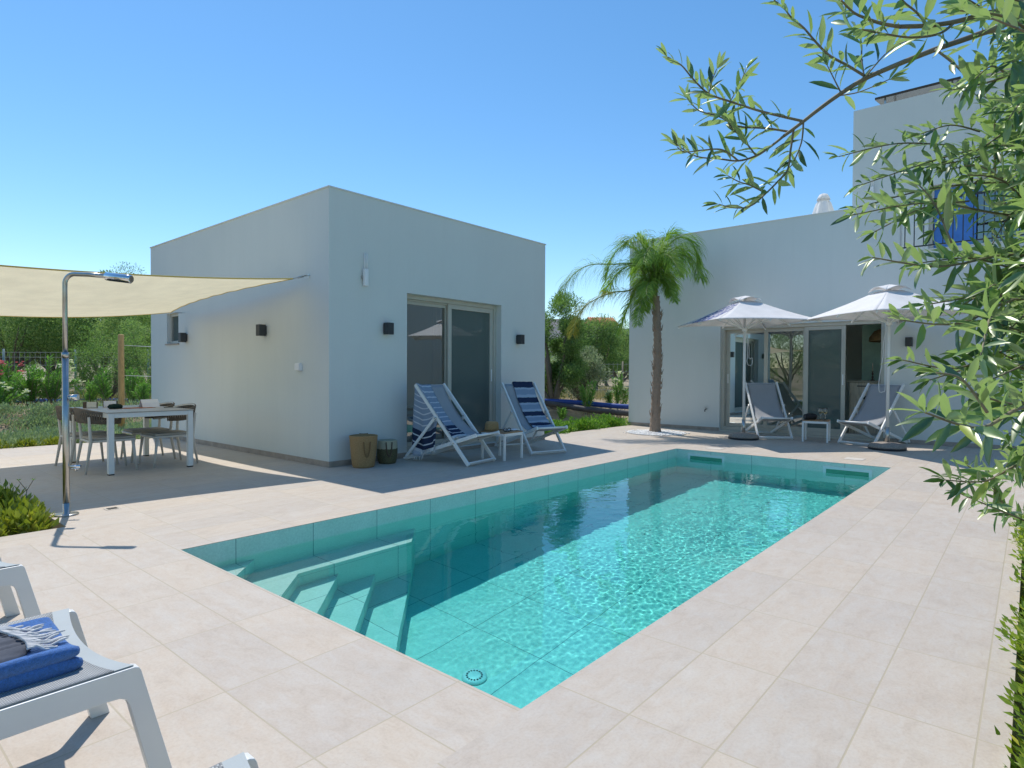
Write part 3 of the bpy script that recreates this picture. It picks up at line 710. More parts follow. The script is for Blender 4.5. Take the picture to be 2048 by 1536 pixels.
# solar panels on the upper roof
for k, (y0, lb) in enumerate(((.98, 'end solar panel tilted on the upper roof edge, farthest from the olive tree'), (-.35, 'solar panel tilted on the upper roof edge behind the olive leaves'))):
    s = thing('solar_panel', lb, 'solar panel', (BX+.75, y0, BTOP), 0, 'solar panels on the upper roof')
    mb = MB(); mb.add([(-.70,0,.125),(-.70,1.25,.125),(.5,1.25,.34),(.5,0,.34),(-.71,0,.165),(-.71,1.25,.165),(.49,1.25,.38),(.49,0,.38)], [(0,1,2,3),(7,6,5,4),(0,4,5,1),(1,5,6,2),(2,6,7,3),(3,7,4,0)]); mb.build('panel', M['panel'], s)
    mb = MB(); mb.beam((-.62,.12,-.05),(-.62,.12,.135),.03,.03,(1,0,0)); mb.build('bracket', M['steel'], s)
    for bx, by, bz in ((.45,.12,.325),(.45,1.1,.325),(-.62,1.1,.135)):
        mb = MB(); mb.beam((bx,by,-.1),(bx,by,bz),.03,.03,(1,0,0)); mb.build('bracket', M['steel'], s)

# ------------------------------------------------------------------ things fixed to the walls
def wall_lamp(loc, rz, label):
    t = thing('wall_lamp', label, 'wall lamp', loc, rz, 'anthracite box lamps on the white walls')
    return t
lamp0 = wall_lamp((4.712, GY0, 1.622), 0, 'dark box lamp on the white wall between the antenna and the single sliding door')
mb = MB(); mb.box((-.047,-.105,-.072),(.047,-.018,.072)); mb.build('housing', M['dark_metal'], lamp0, .003)
mb = MB(); mb.box((-.035,-.0178,-.055),(.035,-.0003,.055)); mb.build('back_plate', M['dark_metal'], lamp0)
mb = MB(); mb.box((-.036,-.094,-.0735),(.036,-.029,-.0722)); mb.build('lens', plain('frosted lens', (.6,.6,.58), .6), lamp0)
dup(lamp0, (7.245, GY0, 1.605), 0, 'dark box lamp right of the single sliding door above the navy striped towel')
dup(lamp0, (GX0, 7.515, 1.618), -PI/2, 'dark box lamp in the middle of the cube house side wall above the dining table')
dup(lamp0, (GX0, 9.965, 1.609), -PI/2, 'dark box lamp next to the small window of the cube house')
dup(lamp0, (MX, 1.482, 1.607), -PI/2, 'dark box lamp on the big house wall beside the wide sliding doors and olive leaves')
sw = thing('switch_box', 'small white weatherproof socket box on the side wall of the cube house', 'socket', (GX0, 6.685, 1.145), -PI/2)
mb = MB(); mb.box((-.055,-.035,-.045),(.055,-.0003,.045)); mb.build('socket_base', M['white_plastic'], sw, .004)
mb = MB(); mb.box((-.05,-.045,-.038),(.05,-.0352,.040)); mb.build('socket_lid', M['white_plastic'], sw, .004)
an = thing('wall_antenna', 'white router with two upright aerials high on the cube house front', 'antenna', (4.39, GY0, 2.2), 0)
mb = MB(); mb.box((-.028,-.06,-.09),(.028,-.02,.11)); mb.build('router_body', M['white_plastic'], an, .006)
for x in (-.014, .016):
    mb = MB(); mb.tube([(x,-.04,.10),(x,-.04,.30)], .006, 8); mb.build('aerial', M['white_plastic'], an)
mb = MB(); mb.box((-.015,-.0198,-.03),(.015,-.0003,.03)); mb.beam((-.034,-.02,.03),(-.034,-.02,-.005),.012,.02); mb.build('mount', M['steel'], an)
an2 = thing('wall_antenna', 'white router with aerials on the upper storey wall beside the balcony', 'antenna', (BX, 2.24, 4.36), -PI/2)
mb = MB(); mb.box((-.028,-.06,-.09),(.028,-.02,.11)); mb.build('router_body', M['white_plastic'], an2, .006)
for x in (-.014, .016):
    mb = MB(); mb.tube([(x,-.04,.10),(x,-.04,.42)], .006, 8); mb.build('aerial', M['white_plastic'], an2)
tp = thing('garden_tap', 'small brass garden tap low on the big house wall right of the palm', 'tap', (MX, 4.787, .41), -PI/2)
mb = MB(); mb.tube([(0,0,0),(0,-.05,0),(0,-.075,-.01),(0,-.08,-.05)], .009, 10); mb.lathe([(.02,-.001),(.02,.004)], 16, (0,-.006,0)); mb.build('spout', M['dark_metal'], tp)
mb = MB(); mb.tube([(0,-.045,0),(0,-.045,.035)], .005, 8); mb.beam((-.03,-.045,.037),(.03,-.045,.037),.012,.007); mb.build('lever', M['steel'], tp)
# ------------------------------------------------------------------ shade sail over the dining corner
sail = thing('shade_sail', 'cream shade sail stretched over the dining table from the cube house wall', 'shade sail')
A, B, Cc, Dd = Vector((3.74,6.53,2.165)), Vector((3.62,9.77,1.965)), Vector((-1.9,9.75,2.2)), Vector((-1.6,6.45,1.98))
NS = 48; rows = []
for i in range(NS+1):
    t = i / NS; row = []
    for j in range(NS+1):
        s_ = j / NS
        ss = .5 + (s_-.5) * (1 - .06 * (1 - (2*t-1)**2)); tt = .5 + (t-.5) * (1 - .11 * (1 - (2*s_-1)**2))
        p = A*(1-ss)*(1-tt) + Dd*ss*(1-tt) + B*(1-ss)*tt + Cc*ss*tt
        bowl = (1-(2*s_-1)**2); bt = (1-(2*t-1)**2)
        p.z -= (.10 + .22*t) * bowl + .13 * bt * bowl
        p.z += .006 * noise.noise((s_*3, t*22, 1)) * bowl + .004 * math.sin(t*55 + 4*s_) * (1-s_) * bt
        row.append(p)
    rows.append(row)
mb = MB(); mb.sheet(rows); mb.build('fabric', M['sail'], sail)
mb = MB(); edge = rows[0] + [r[-1] for r in rows[1:]] + rows[-1][::-1][1:] + [r[0] for r in rows[::-1]][1:]
mb.tube(edge, .008, 6); mb.build('hem', M['sail_hem'], sail)
def rope(p, q, nm='corner_rope', r=.005):
    mb = MB(); mb.tube([p, q], r, 6)
    d = (Vector(q)-Vector(p)); mb.tube([Vector(p)+d*.35, Vector(p)+d*.75], r*2.2, 8); return mb.build(nm, M['steel'], sail)
rope(rows[0][0], (GX0-.03, 6.485, 2.214)); rope(rows[-1][0], (GX0-.005, 9.98, 1.99), 'corner_rope', .003)
hk = thing('wall_hook', 'steel eye bolt near the house corner holding the shade sail', 'hook', (GX0, 6.485, 2.214), -PI/2)
mb = MB(); mb.lathe([(.022,-.0003),(.022,.006)], 14, (0,0,0)); hb = mb.build('base_disc', M['steel'], hk); hb.rotation_euler = (PI/2, 0, 0)
mb = MB(); mb.tube([(0,0,0),(0,-.03,0)], .006, 8); mb.tube([(.016*math.cos(a*PI/6),-.045+.016*math.sin(a*PI/6),0) for a in range(13)], .004, 6, caps=False); mb.build('eye', M['steel'], hk)

# ------------------------------------------------------------------ outdoor shower
sh = thing('outdoor_shower', 'tall steel outdoor shower post with a long head at the paving edge', 'shower', (1.305, 5.507, 0))
ad = Vector((.60,-.80,0)).normalized()
mb = MB(); mb.lathe([(.078,0),(.078,.008),(.074,.012),(.024,.012),(.024,.09)], 32); mb.build('base_plate', M['steel'], sh)
mb = MB(); mb.tube([(0,0,.008),(0,0,1.20)], .0225, 20); mb.build('lower_pipe', M['steel'], sh)
mb = MB(); mb.tube([(0,0,1.185),(0,0,1.222)], .0248, 20); mb.build('collar', M['steel'], sh)
pts = [Vector((0,0,1.2)), Vector((0,0,1.70))]
for k in range(1, 9):
    a = k/8*PI/2; pts.append(Vector((0,0,1.73)) + ad*(.075*(1-math.cos(a))) + Vector((0,0,.075*math.sin(a))))
pts += [ad*.2+Vector((0,0,1.800)), ad*.33+Vector((0,0,1.788))]
mb = MB(); mb.tube(pts, .0165, 16); mb.build('riser', M['steel'], sh)
mb = MB(); p0 = ad*.32+Vector((0,0,1.789)); p1 = ad*.52+Vector((0,0,1.765)); mb.tube([p0, p0.lerp(p1,.03), p0.lerp(p1,.97), p1], [.024,.03,.03,.026], 20); o = mb.build('shower_head', M['chrome'], sh)
mb = MB(); mb.box((-.085,-.021,-.004),(.085,.021,.0)); o2 = mb.build('spray_plate', M['dark_metal'], o); mid = p0.lerp(p1,.5)
o2.location = mid + Vector((0,0,-.0275)); o2.rotation_euler = (0, math.atan2(-(p1-p0).z, (p1-p0).to_2d().length), math.atan2(ad.y, ad.x))
hd = Vector((.70,-.60,0)).normalized()
mb = MB(); mb.tube([(0,0,.885), hd*.03+Vector((0,0,.885))], .011, 12); mb.tube([hd*.028+Vector((0,0,.885)), hd*.085+Vector((0,0,.885))], .0215, 18); mb.build('mixer_handle', M['chrome'], sh)
mb = MB(); mb.tube([(0,0,.365), hd*.10+Vector((0,0,.365))], .0115, 14); mb.tube([hd*.06+Vector((0,0,.36)), hd*.06+Vector((0,0,.335))], .008, 10); mb.tube([hd*.035+Vector((0,0,.347)), hd*.088+Vector((0,0,.347))], .005, 8); mb.build('foot_tap', M['chrome'], sh)

# ------------------------------------------------------------------ dining set
TX0, TX1, TY0, TY1, TZ = 2.085, 2.925, 7.262, 8.66, .655
dt = thing('dining_table', 'rectangular outdoor dining table with taupe top under the sail', 'table', ((TX0+TX1)/2, (TY0+TY1)/2, 0))
hx, hy = (TX1-TX0)/2, (TY1-TY0)/2
mb = MB(); mb.box((-hx-.006,-hy-.006,TZ-.010),(hx+.006,hy+.006,TZ)); mb.build('tabletop', M['table_top'], dt, .003)
mb = MB()
for sgn in (-1, 1):
    mb.box((-hx+.055, sgn*(hy-.0)-sgn*.05, TZ-.06), (hx-.055, sgn*hy-sgn*.002, TZ-.0105)); mb.box((sgn*hx-sgn*.05, -hy+.055, TZ-.06), (sgn*hx-sgn*.002, hy-.055, TZ-.0105))
mb.build('apron', M['lounger_white'], dt, .003)
for sx_ in (-1, 1):
    for sy_ in (-1, 1):
        mb = MB(); mb.box((sx_*hx, sy_*hy, .012), (sx_*(hx-.055), sy_*(hy-.055), TZ-.0107)); o = mb.build('leg', M['lounger_white'], dt, .004)
        mb = MB(); mb.box((sx_*(hx-.002), sy_*(hy-.002), 0), (sx_*(hx-.053), sy_*(hy-.053), .0118)); mb.build('foot_cap', M['black'], o)
def rope_chair(label):
    """faces +X: rope back wraps behind the seat"""
    t = thing('dining_chair', label, 'chair', (0,0,0), 0, 'rope backed chairs around the dining table')
    mb = MB(); mb.box((-.20,-.20,.325),(.235,.20,.35)); mb.build('seat_frame', M['chair_frame'], t, .008)
    mb = MB(); mb.box((-.19,-.19,.3505),(.225,.19,.375)); mb.build('seat_pad', M['seat_pad'], t, .012)
    for sy_ in (-1, 1):
        mb = MB(); mb.tube([(.24, sy_*.205, 0), (.205, sy_*.195, .33)], [.011,.016], 12); mb.build('leg', M['chair_frame'], t)
        mb = MB(); mb.tube([(-.235, sy_*.215, 0), (-.185, sy_*.20, .33), (-.205, sy_*.222, .60)], [.011,.017,.012], 12); mb.build('leg', M['chair_frame'], t)
    def arc(z, grow):
        pts = []
        for k in range(25):
            a = R(-128 + 256*k/24) + PI; x = -.045 + (.205+grow)*math.cos(a)*1.02; y = (.232+grow)*math.sin(a); dz = .05 * (max(0, -math.cos(a)))**1.5 if z > .6 else -.02*(1-max(0,-math.cos(a)))
            pts.append(Vector((x, y, z + dz)))
        return pts
    top, low = arc(.635, .022), arc(.548, .0)
    mb = MB(); mb.tube(top, .009, 8); mb.tube(low, .008, 8); mb.build('back_frame', M['chair_frame'], t)
    mb = MB(); n = 92
    def at_(P, u):
        f = u*(len(P)-1); i = min(int(f), len(P)-2); return P[i].lerp(P[i+1], f-i)
    for k in range(n):
        u = (k+.5)/n; p, q_ = at_(top, u), at_(low, min(1, max(0, u + (.012 if k % 2 else -.012)))); dirn = Vector((p.x+.045, p.y, 0)).normalized()*.008
        mb.tube([p+Vector((0,0,.009)), p+dirn, q_+dirn, q_-Vector((0,0,.009))], .0075, 5)
    mb.build('rope_back', M['rope'], t); return t
c0 = rope_chair('rope backed chair on the shower side of the table, nearer the pool'); c0.location = (2.19, 7.70, 0); c0.rotation_euler = (0,0,R(-3))
dup(c0, (2.16, 8.28, 0), R(4), 'rope backed chair on the shower side of the table, farther from the pool')
dup(c0, (2.83, 7.72, 0), R(183), 'rope backed chair on the house wall side of the table, nearer the pool')
dup(c0, (2.82, 8.33, 0), R(178), 'rope backed chair on the house wall side of the table, farther from the pool')
# things on the table
def on_table(name, label, cat, x, y, rz=0): return thing(name, label, cat, (x, y, TZ), rz)
b = on_table('book', 'thick dark covered book standing upright on the dining table', 'book', 2.22, 8.36, R(-20))
mb = MB(); mb.box((-.07,-.03,0),(-.035,.03,.07)); mb.box((.063,-.03,0),(.07,.03,.07)); mb.box((-.035,.024,0),(.063,.03,.07)); mb.build('cover', M['dark_wood'], b, .001)
mb = MB(); mb.box((-.0345,-.027,.003),(.0625,.0235,.067)); mb.build('pages', M['pages'], b)
b = on_table('book', 'second upright book with white page edges behind the dark pouch', 'book', 2.44, 8.42, R(-15))
mb = MB(); mb.box((-.075,-.025,0),(-.069,.025,.075)); mb.box((.060,-.025,0),(.075,.025,.075)); mb.box((-.069,.019,0),(.060,.025,.075)); mb.build('cover', M['dark_wood'], b, .001)
mb = MB(); mb.box((-.0685,-.023,.003),(.0595,.0185,.071)); mb.build('pages', M['paper'], b)
b = on_table('pouch', 'dark green glasses pouch lying on the dining table', 'pouch', 2.36, 7.98, R(15))
mb = MB(); mb.lathe([(.045,0),(.058,.012),(.06,.03),(.045,.05),(.015,.056),(.0001,.056)], 20, wob=lambda a, z: 1.25 if abs(math.cos(a)) > .7 else 1.05); mb.build('pouch_body', M['green_bag'], b)
b = on_table('brochure', 'folded white brochure standing like a tent on the dining table', 'brochure', 2.74, 8.06, R(8))
mb = MB(); mb.sheet([[(-.10,-.055,0),(.10,-.055,.002)],[(-.10,-.03,.055),(.10,-.03,.055)],[(-.10,0,.094),(.10,0,.096)]], False, 0, .0015); mb.sheet([[(-.10,.0,.094),(.10,.0,.096)],[(-.10,.05,.001),(.10,.05,0)]], False, 0, .0015); mb.build('leaflet', M['paper'], b)
b = on_table('napkin', 'terracotta cloth lying flat on the dining table', 'napkin', 2.58, 7.95, R(5))
mb = MB(); mb.sheet([[(-.16+.04*i, -.09+.045*j, .004+.003*noise.noise((i*.9,j*.9,1))) for i in range(9)] for j in range(5)], True, 0, .003); mb.build('cloth', M['red_cloth'], b)
b = on_table('pen', 'thin dark pen lying by the table edge near the wall', 'pen', 2.86, 7.80, R(20))
mb = MB(); mb.tube([(-.06,0,.005),(.05,0,.005),(.06,0,.005)], [.004,.004,.0015], 8); mb.tube([(.045,0,.006),(.062,0,.006)], .005, 8); mb.build('barrel', M['black'], b)

# ------------------------------------------------------------------ deckchairs
DW = .27
def sling_profile(n=26):
    """sling from the top rail down and forward to the seat bar, hanging slack"""
    p0, p3 = Vector((-.795, .925)), Vector((.075, .368)); p1, p2 = Vector((-.56, .50)), Vector((-.22, .17)); out = []
    for k in range(n+1):
        t = k/n; out.append(p0*(1-t)**3 + p1*3*t*(1-t)**2 + p2*3*t*t*(1-t) + p3*t**3)
    return out
PROF = sling_profile()
def deckchair(label):
    """local +X is forward, feet at x=0"""
    t = thing('deck_chair', label, 'deckchair', (0,0,0), 0, 'white folding deckchairs')
    for s_ in (-1, 1):
        y = s_*DW; mb = MB(); mb.beam((0,y,.012),(-.812,y,.94),.026,.045); mb.build('back_rail', M['white_wood'], t, .006)
        y = s_*(DW-.032); mb = MB(); mb.beam((-1.0,y,.02),(.085,y,.366),.026,.045); mb.build('seat_rail', M['white_wood'], t, .006)
        y = s_*(DW+.030); mb = MB(); mb.beam((-.935,y,.05),(-.475,y,.555),.02,.036); mb.build('strut', M['white_wood'], t, .005)
        mb = MB(); mb.tube([(-.475,s_*(DW+.05),.545),(-.475,s_*(DW-.02),.545)], .009, 10); mb.tube([(-.216,s_*(DW+.018),.259),(-.216,s_*(DW-.05),.259)], .008, 10); mb.build('pivot', M['steel'], t)
    mb = MB(); mb.beam((-.012,-DW+.013,.03),(-.012,DW-.013,.03),.02,.045,(.66,0,.75)); mb.build('foot_bar', M['white_wood'], t, .005)
    mb = MB(); mb.tube([(-.805,-DW+.013,.918),(-.805,DW-.013,.918)], .014, 12); mb.tube([(.068,-DW+.045,.360),(.068,DW-.045,.360)], .014, 12); mb.tube([(-.98,-DW-.02,.03),(-.98,DW+.02,.03)], .012, 12); mb.build('cross_bar', M['white_wood'], t)
    mb = MB(); w_ = DW - .03
    rows = [[(p.x, y, p.y - .012*(1-(y/w_)**2)*math.sin(PI*k/26)) for y in np.linspace(-w_, w_, 9)] for k, p in enumerate(PROF)]
    mb.sheet(rows, True, 0, .004); mb.build('sling', M['sling'], t); return t
d0 = deckchair('deckchair with a pale striped towel hanging over its side, near the baskets')
def mid(a, b): return ((a[0]+b[0])/2, (a[1]+b[1])/2, 0)
d0.location = mid((5.015,4.924),(5.547,5.0)); d0.rotation_euler = (0,0,R(-81.9))
D2 = (mid((6.299,4.995),(6.766,4.833)), R(-109.1)); dup(d0, D2[0], D2[1], 'deckchair lined with a navy and blue striped towel, beside the sunglasses table')
dup(d0, mid((10.407,3.458),(10.718,3.014)), R(-145.0), 'bare grey deckchair behind the parasol with the blue print')
dup(d0, mid((10.627,2.285),(10.458,1.813)), R(160.3), 'bare grey deckchair behind the parasol post nearest the olive tree')

# towels
def uv_sheet(name, rows, vv, mat, parent, thick=.005):
    n, m_ = len(rows), len(rows[0]); mb = MB(); mb.sheet(rows, True, 0, thick)
    uv = [((j/(m_-1)), vv[i][j]) for i in range(n) for j in range(m_)]; mb.uv = uv + uv
    return mb.build(name, mat, parent)
NAVY, PALE, MID = (.034,.050,.098), (.47,.53,.61), (.30,.37,.47)
WHT = (.66,.69,.73)
st = []; p = 0.0
for k in range(5):
    st += [(p, NAVY if k else MID), (p+.055, PALE), (p+.085, MID), (p+.135, PALE)]; p += .19
m_navy = stripes('navy striped towel weave', [(0, PALE), (.085, NAVY), (.165, PALE), (.19, MID), (.26, PALE), (.30, NAVY), (.375, PALE), (.40, MID), (.47, PALE), (.51, NAVY), (.585, PALE), (.61, MID), (.685, PALE), (.73, NAVY), (.80, PALE), (.83, MID), (.90, NAVY), (.96, PALE)])
tw = thing('striped_towel', 'navy and blue striped towel spread down the deckchair beside the sunglasses table', 'towel', D2[0], D2[1])
rows = []; vv = []; K = 40
for k in range(-5, K+1):
    row = []; v = []
    for j in range(15):
        y = -.105 + .338*j/14
        if k < 0: bx, bz = -.812 - .016 + .002*k, .93 + .018*k
        else:
            f = (k/K)*20.5; i = int(f); a_, b_ = PROF[min(i,25)], PROF[min(i+1,26)]; pp = a_.lerp(b_, f-i); bx, bz = pp.x, pp.y
        if k == 0: bx, bz = -.80, .944
        nz = .016 + .009*noise.noise((k*.22, j*.35, 3)) + .006*math.sin(k*.9 + j*.3)*(k > 24) + (.02*max(0, (k-32)/8)*abs(math.sin(j*.8+k*.5)))
        row.append((bx + nz*.55*(k >= 0), y + .006*noise.noise((k*.3, 2, j*.1)), bz + nz*.8*(k >= 0))); v.append(max(0, (k+5)/(K+5)))
    rows.append(row); vv.append(v)
uv_sheet('towel_cloth', rows, vv, m_navy, tw)
m_pale = stripes('pale striped towel weave', [(0, MID)] + sum([[(.06+.07*k, WHT), (.075+.07*k, MID)] for k in range(8)], []) + [(.64, NAVY), (.70, WHT), (.715, NAVY), (.79, WHT), (.805, NAVY), (.86, WHT), (.90, (.50,.56,.66))])
tw = thing('striped_towel', 'pale blue striped towel with navy ends slung over the deckchair by the baskets', 'towel', d0.location, R(-81.9))
rows = []; vv = []
# part lying on the sling (from the near-left rail inwards); local -Y is the left rail seen from the front
K = 26; side = -1
for k in range(K+1):
    f = (k/K)*17.5; i = int(f); pp = PROF[i].lerp(PROF[i+1], f-i); row = []; v = []
    railz = .94 - (pp.x+.812)*1.143
    for j in range(13):   # across the sling, from the middle to the rail top
        y = side*(.015 + (DW+.012-.015)*j/12); lift = max(0, (j-8)/4)
        z = pp.y + .012 + lift**1.3*(railz + .03 - pp.y) + .006*noise.noise((k*.3, j*.4, 7))
        row.append((pp.x+.012, y, z)); v.append(.05+.85*k/K)
    rows.append(row); vv.append(v)
o = uv_sheet('towel_cloth', rows, vv, m_pale, tw, .004)
# the other half falls behind the top bar and round the near-left rail, inside the strut
hrows = []; hv = []; NH = 34
for i in range(NH+1):
    s_ = i/NH
    if s_ < .42: x0, y0, z0 = -.822, .03 - .305*s_/.42, .936
    else: f = (s_-.42)/.58; x0 = -.822 + .36*f; y0 = -.278; z0 = .945 - (x0+.812)*1.143 - .03*f
    zb = .115 + .05*math.sin(s_*9) + .10*max(0, s_-.7); row = []; v = []
    for j in range(25):
        t = j/24; fold = .030*t**.6*math.sin(s_*23 + 1.2*math.sin(t*3)) + .012*noise.noise((s_*6, t*4, 3))
        row.append((x0 + (fold if s_ < .42 else fold*.4) - .03*t, y0 + (fold*.55 if s_ >= .42 else fold*.2) + .012*t, z0 + (zb-z0)*t)); v.append(min(.97, .10 + (.94 - (z0 + (zb-z0)*t))*1.02 + .05*math.sin(s_*7)))
    hrows.append(row); hv.append(v)
uv_sheet('hanging_half', hrows, hv, m_pale, tw, .004)
mb = MB()
for k in range(0, NH+1):
    x, y, z = hrows[k][-1]; mb.tube([(x,y,z),(x+.006*math.sin(k*3),y+.004*math.cos(k*5),z-.025),(x+.010*math.sin(k*2),y,z-.05)], [.004,.005,.003], 5)
mb.build('fringe', M['fringe'], tw)
mb = MB()
for j in range(0, 11):
    x, y, z = rows[K][j]; mb.tube([(x,y,z),(x+.03,y+.004*math.sin(j*3),z-.004),(x+.05,y,z-.008)], [.004,.005,.003], 5)
mb.build('fringe', M['fringe'], tw)

# ------------------------------------------------------------------ side tables
def side_table(label):
    t = thing('side_table', label, 'side table', (0,0,0), 0, 'small white side tables with wooden tops')
    mb = MB()
    for k in range(5): mb.box((-.19, -.19+.077*k, .336), (.19, -.118+.077*k, .35))
    mb.build('tabletop', M['teak'], t, .002)
    mb = MB()
    for s_ in (-1, 1): mb.box((-.185, s_*.19, .30), (.185, s_*.17, .3355)); mb.box((s_*.19, -.1695, .30), (s_*.17, .1695, .3355))
    mb.build('apron', M['white_metal'], t, .002)
    for a in (-1, 1):
        for b_ in (-1, 1):
            mb = MB(); mb.box((a*.191, b_*.191, 0), (a*.164, b_*.164, .2995)); mb.build('leg', M['white_metal'], t, .003)
    return t
s0 = side_table('white side table with sunglasses between the two deckchairs on the shaded side'); s0.location = (5.81, 5.115, 0); s0.rotation_euler = (0,0,R(3))
dup(s0, (10.765, 2.66, 0), R(8), 'white side table with wine glasses between the two bare deckchairs')
b = thing('sun_hat', 'folded straw hat standing on the shaded side table', 'hat', (5.74, 5.23, .35), R(20))
mb = MB(); mb.lathe([(.085,0),(.09,.03),(.085,.09),(.07,.115),(.0001,.12)], 24, wob=lambda a, z: 1+.04*math.sin(3*a)); mb.build('crown', M['basket'], b)
mb = MB(); mb.lathe([(.088,.001),(.112,.004),(.115,.008),(.088,.006)], 24, caps=False); mb.build('brim', M['basket'], b)
b = thing('sunglasses', 'dark sunglasses lying on the shaded side table', 'sunglasses', (5.78, 5.00, .35), R(-10))
for s_ in (-1, 1):
    mb = MB(); mb.tube([(s_*.032+.026*math.cos(a*PI/8), .0+.004, .024+.021*math.sin(a*PI/8)) for a in range(17)], .004, 6, caps=False); mb.lathe([(.026,0),(.0001,.003)], 16); o = mb.build('lens', M['black'], b)
    mb = MB(); mb.tube([(s_*.058,0,.03),(s_*.06,.07,.026),(s_*.05,.11,.01)], .003, 6); mb.build('temple', M['black'], b)
mb = MB(); mb.tube([(-.008,.003,.03),(0,.004,.034),(.008,.003,.03)], .003, 6); mb.build('bridge', M['black'], b)
b = thing('book', 'open pale paperback lying on the shaded side table', 'book', (5.93, 5.06, .35), R(-25))
mb = MB(); mb.sheet([[(-.09+.0225*i, -.06+.12*j, .008+.02*math.sin(PI*(i%4.5)/4.5)*.6) for i in range(9)] for j in range(2)], True, 0, .007); mb.build('pages', M['paper'], b)
b = thing('portable_speaker', 'black cylindrical speaker lying on the wine glass table', 'speaker', (10.72, 2.745, .35), R(-38))
mb = MB(); mb.tube([(-.10,0,.047),(-.09,0,.047),(.09,0,.047),(.10,0,.047)], [.04,.047,.047,.04], 24); mb.build('speaker_body', plain('speaker mesh', (.015,.015,.017), .75, bump=.6, bscale=400), b)
for s_ in (-1, 1):
    mb = MB(); mb.tube([(s_*.1005,0,.047),(s_*.103,0,.047)], [.034,.03], 20); mb.build('end_cap', M['dark_metal'], b)
mb = MB(); mb.tube([(-.095,0,.07),(-.06,0,.098),(.0,0,.104),(.06,0,.098),(.095,0,.07)], .005, 6); mb.build('strap', M['black'], b)
gmat = NT('clear glass'); gmat.t.nodes.remove(gmat.b); gg = gmat.n('ShaderNodeBsdfGlass'); gg.inputs['IOR'].default_value = 1.45; gg.inputs['Roughness'].default_value = 0; gmat.l(gg.outputs[0], gmat.o.inputs[0])
wine = NT('white wine'); wine.base((.75,.62,.30)); wine.set(Roughness=.05); wine.b.inputs['Transmission Weight'].default_value = .9; wine.b.inputs['IOR'].default_value = 1.34
def wine_glass(label, x, y):
    t = thing('wine_glass', label, 'wine glass', (x, y, .35), 0, 'wine glasses on the side table')
    mb = MB(); mb.lathe([(.0001,0),(.033,.0),(.034,.003),(.006,.008),(.0045,.02),(.0045,.085),(.012,.093),(.030,.112),(.037,.14),(.034,.175),(.030,.195),(.0285,.195),(.0325,.174),(.0352,.14),(.0285,.114),(.010,.097),(.0001,.095)], 28, caps=False); mb.build('glass_body', gmat.mat, t)
    mb = MB(); mb.lathe([(.0001,.0955),(.0098,.0975),(.028,.1145),(.0335,.134),(.0001,.134)], 24, caps=False); mb.build('wine', wine.mat, t)
wine_glass('stemmed wine glass of white wine nearer the speaker', 10.77, 2.60); wine_glass('stemmed wine glass of white wine at the table edge away from the speaker', 10.78, 2.535)

# ------------------------------------------------------------------ baskets
def basket(name, label, loc, prof, mat, inner, handles, rz=0, sq=1.0):
    t = thing(name, label, 'basket', loc, rz)
    wob = lambda a, z: (1 + .018*math.sin(2*a+z*9) + .012*math.sin(5*a+z*20))
    mb = MB(); mb.lathe(prof, 56, wob=wob); mb.f.pop(); mb.s.pop(); mb.m.pop()
    hh = prof[-1][1]; mb.lathe([(prof[-1][0], hh), (prof[-1][0]-.010, hh+.002), (prof[-1][0]-.013, hh-.03), (prof[0][0]*.95, .012), (.0001, .012)], 56, wob=wob, caps=False); o = mb.build('basket_body', mat, t)
    for hp in handles:
        mb = MB(); mb.tube(hp, .0075, 8); mb.build('handle', inner, t)
    return t
cam_dir = math.atan2(-5.7, -4.2)
def hloop(r_, z0, z1, an, spread, drop=True):
    pts = []
    for k in range(13):
        t = k/12; a = an + (t-.5)*2*spread; z = z0 - (z0-z1)*math.sin(t*PI)**.5
        pts.append((r_*math.cos(a), r_*math.sin(a), z))
    return pts
basket('laundry_basket', 'tall honey coloured wicker basket standing against the cube house wall', (4.215, 5.83, 0), [(.118,0),(.128,.02),(.138,.10),(.146,.2),(.152,.30),(.158,.362)], M['basket'], wicker('wicker handle', (.26,.14,.05), (.40,.24,.10)), [hloop(.158, .30, .13, cam_dir+.25, .24), hloop(.165, .365, .36, cam_dir+PI, .3)])
basket('seagrass_basket', 'shorter two tone seagrass basket with brown handles beside the honey basket', (4.585, 5.87, 0), [(.10,0),(.112,.03),(.122,.10),(.122,.17),(.116,.23),(.112,.275)], M['basket_two'], M['dark_wood'], [hloop(.126, .26, .09, cam_dir+.15, .28), hloop(.124, .26, .10, cam_dir+PI, .3)])

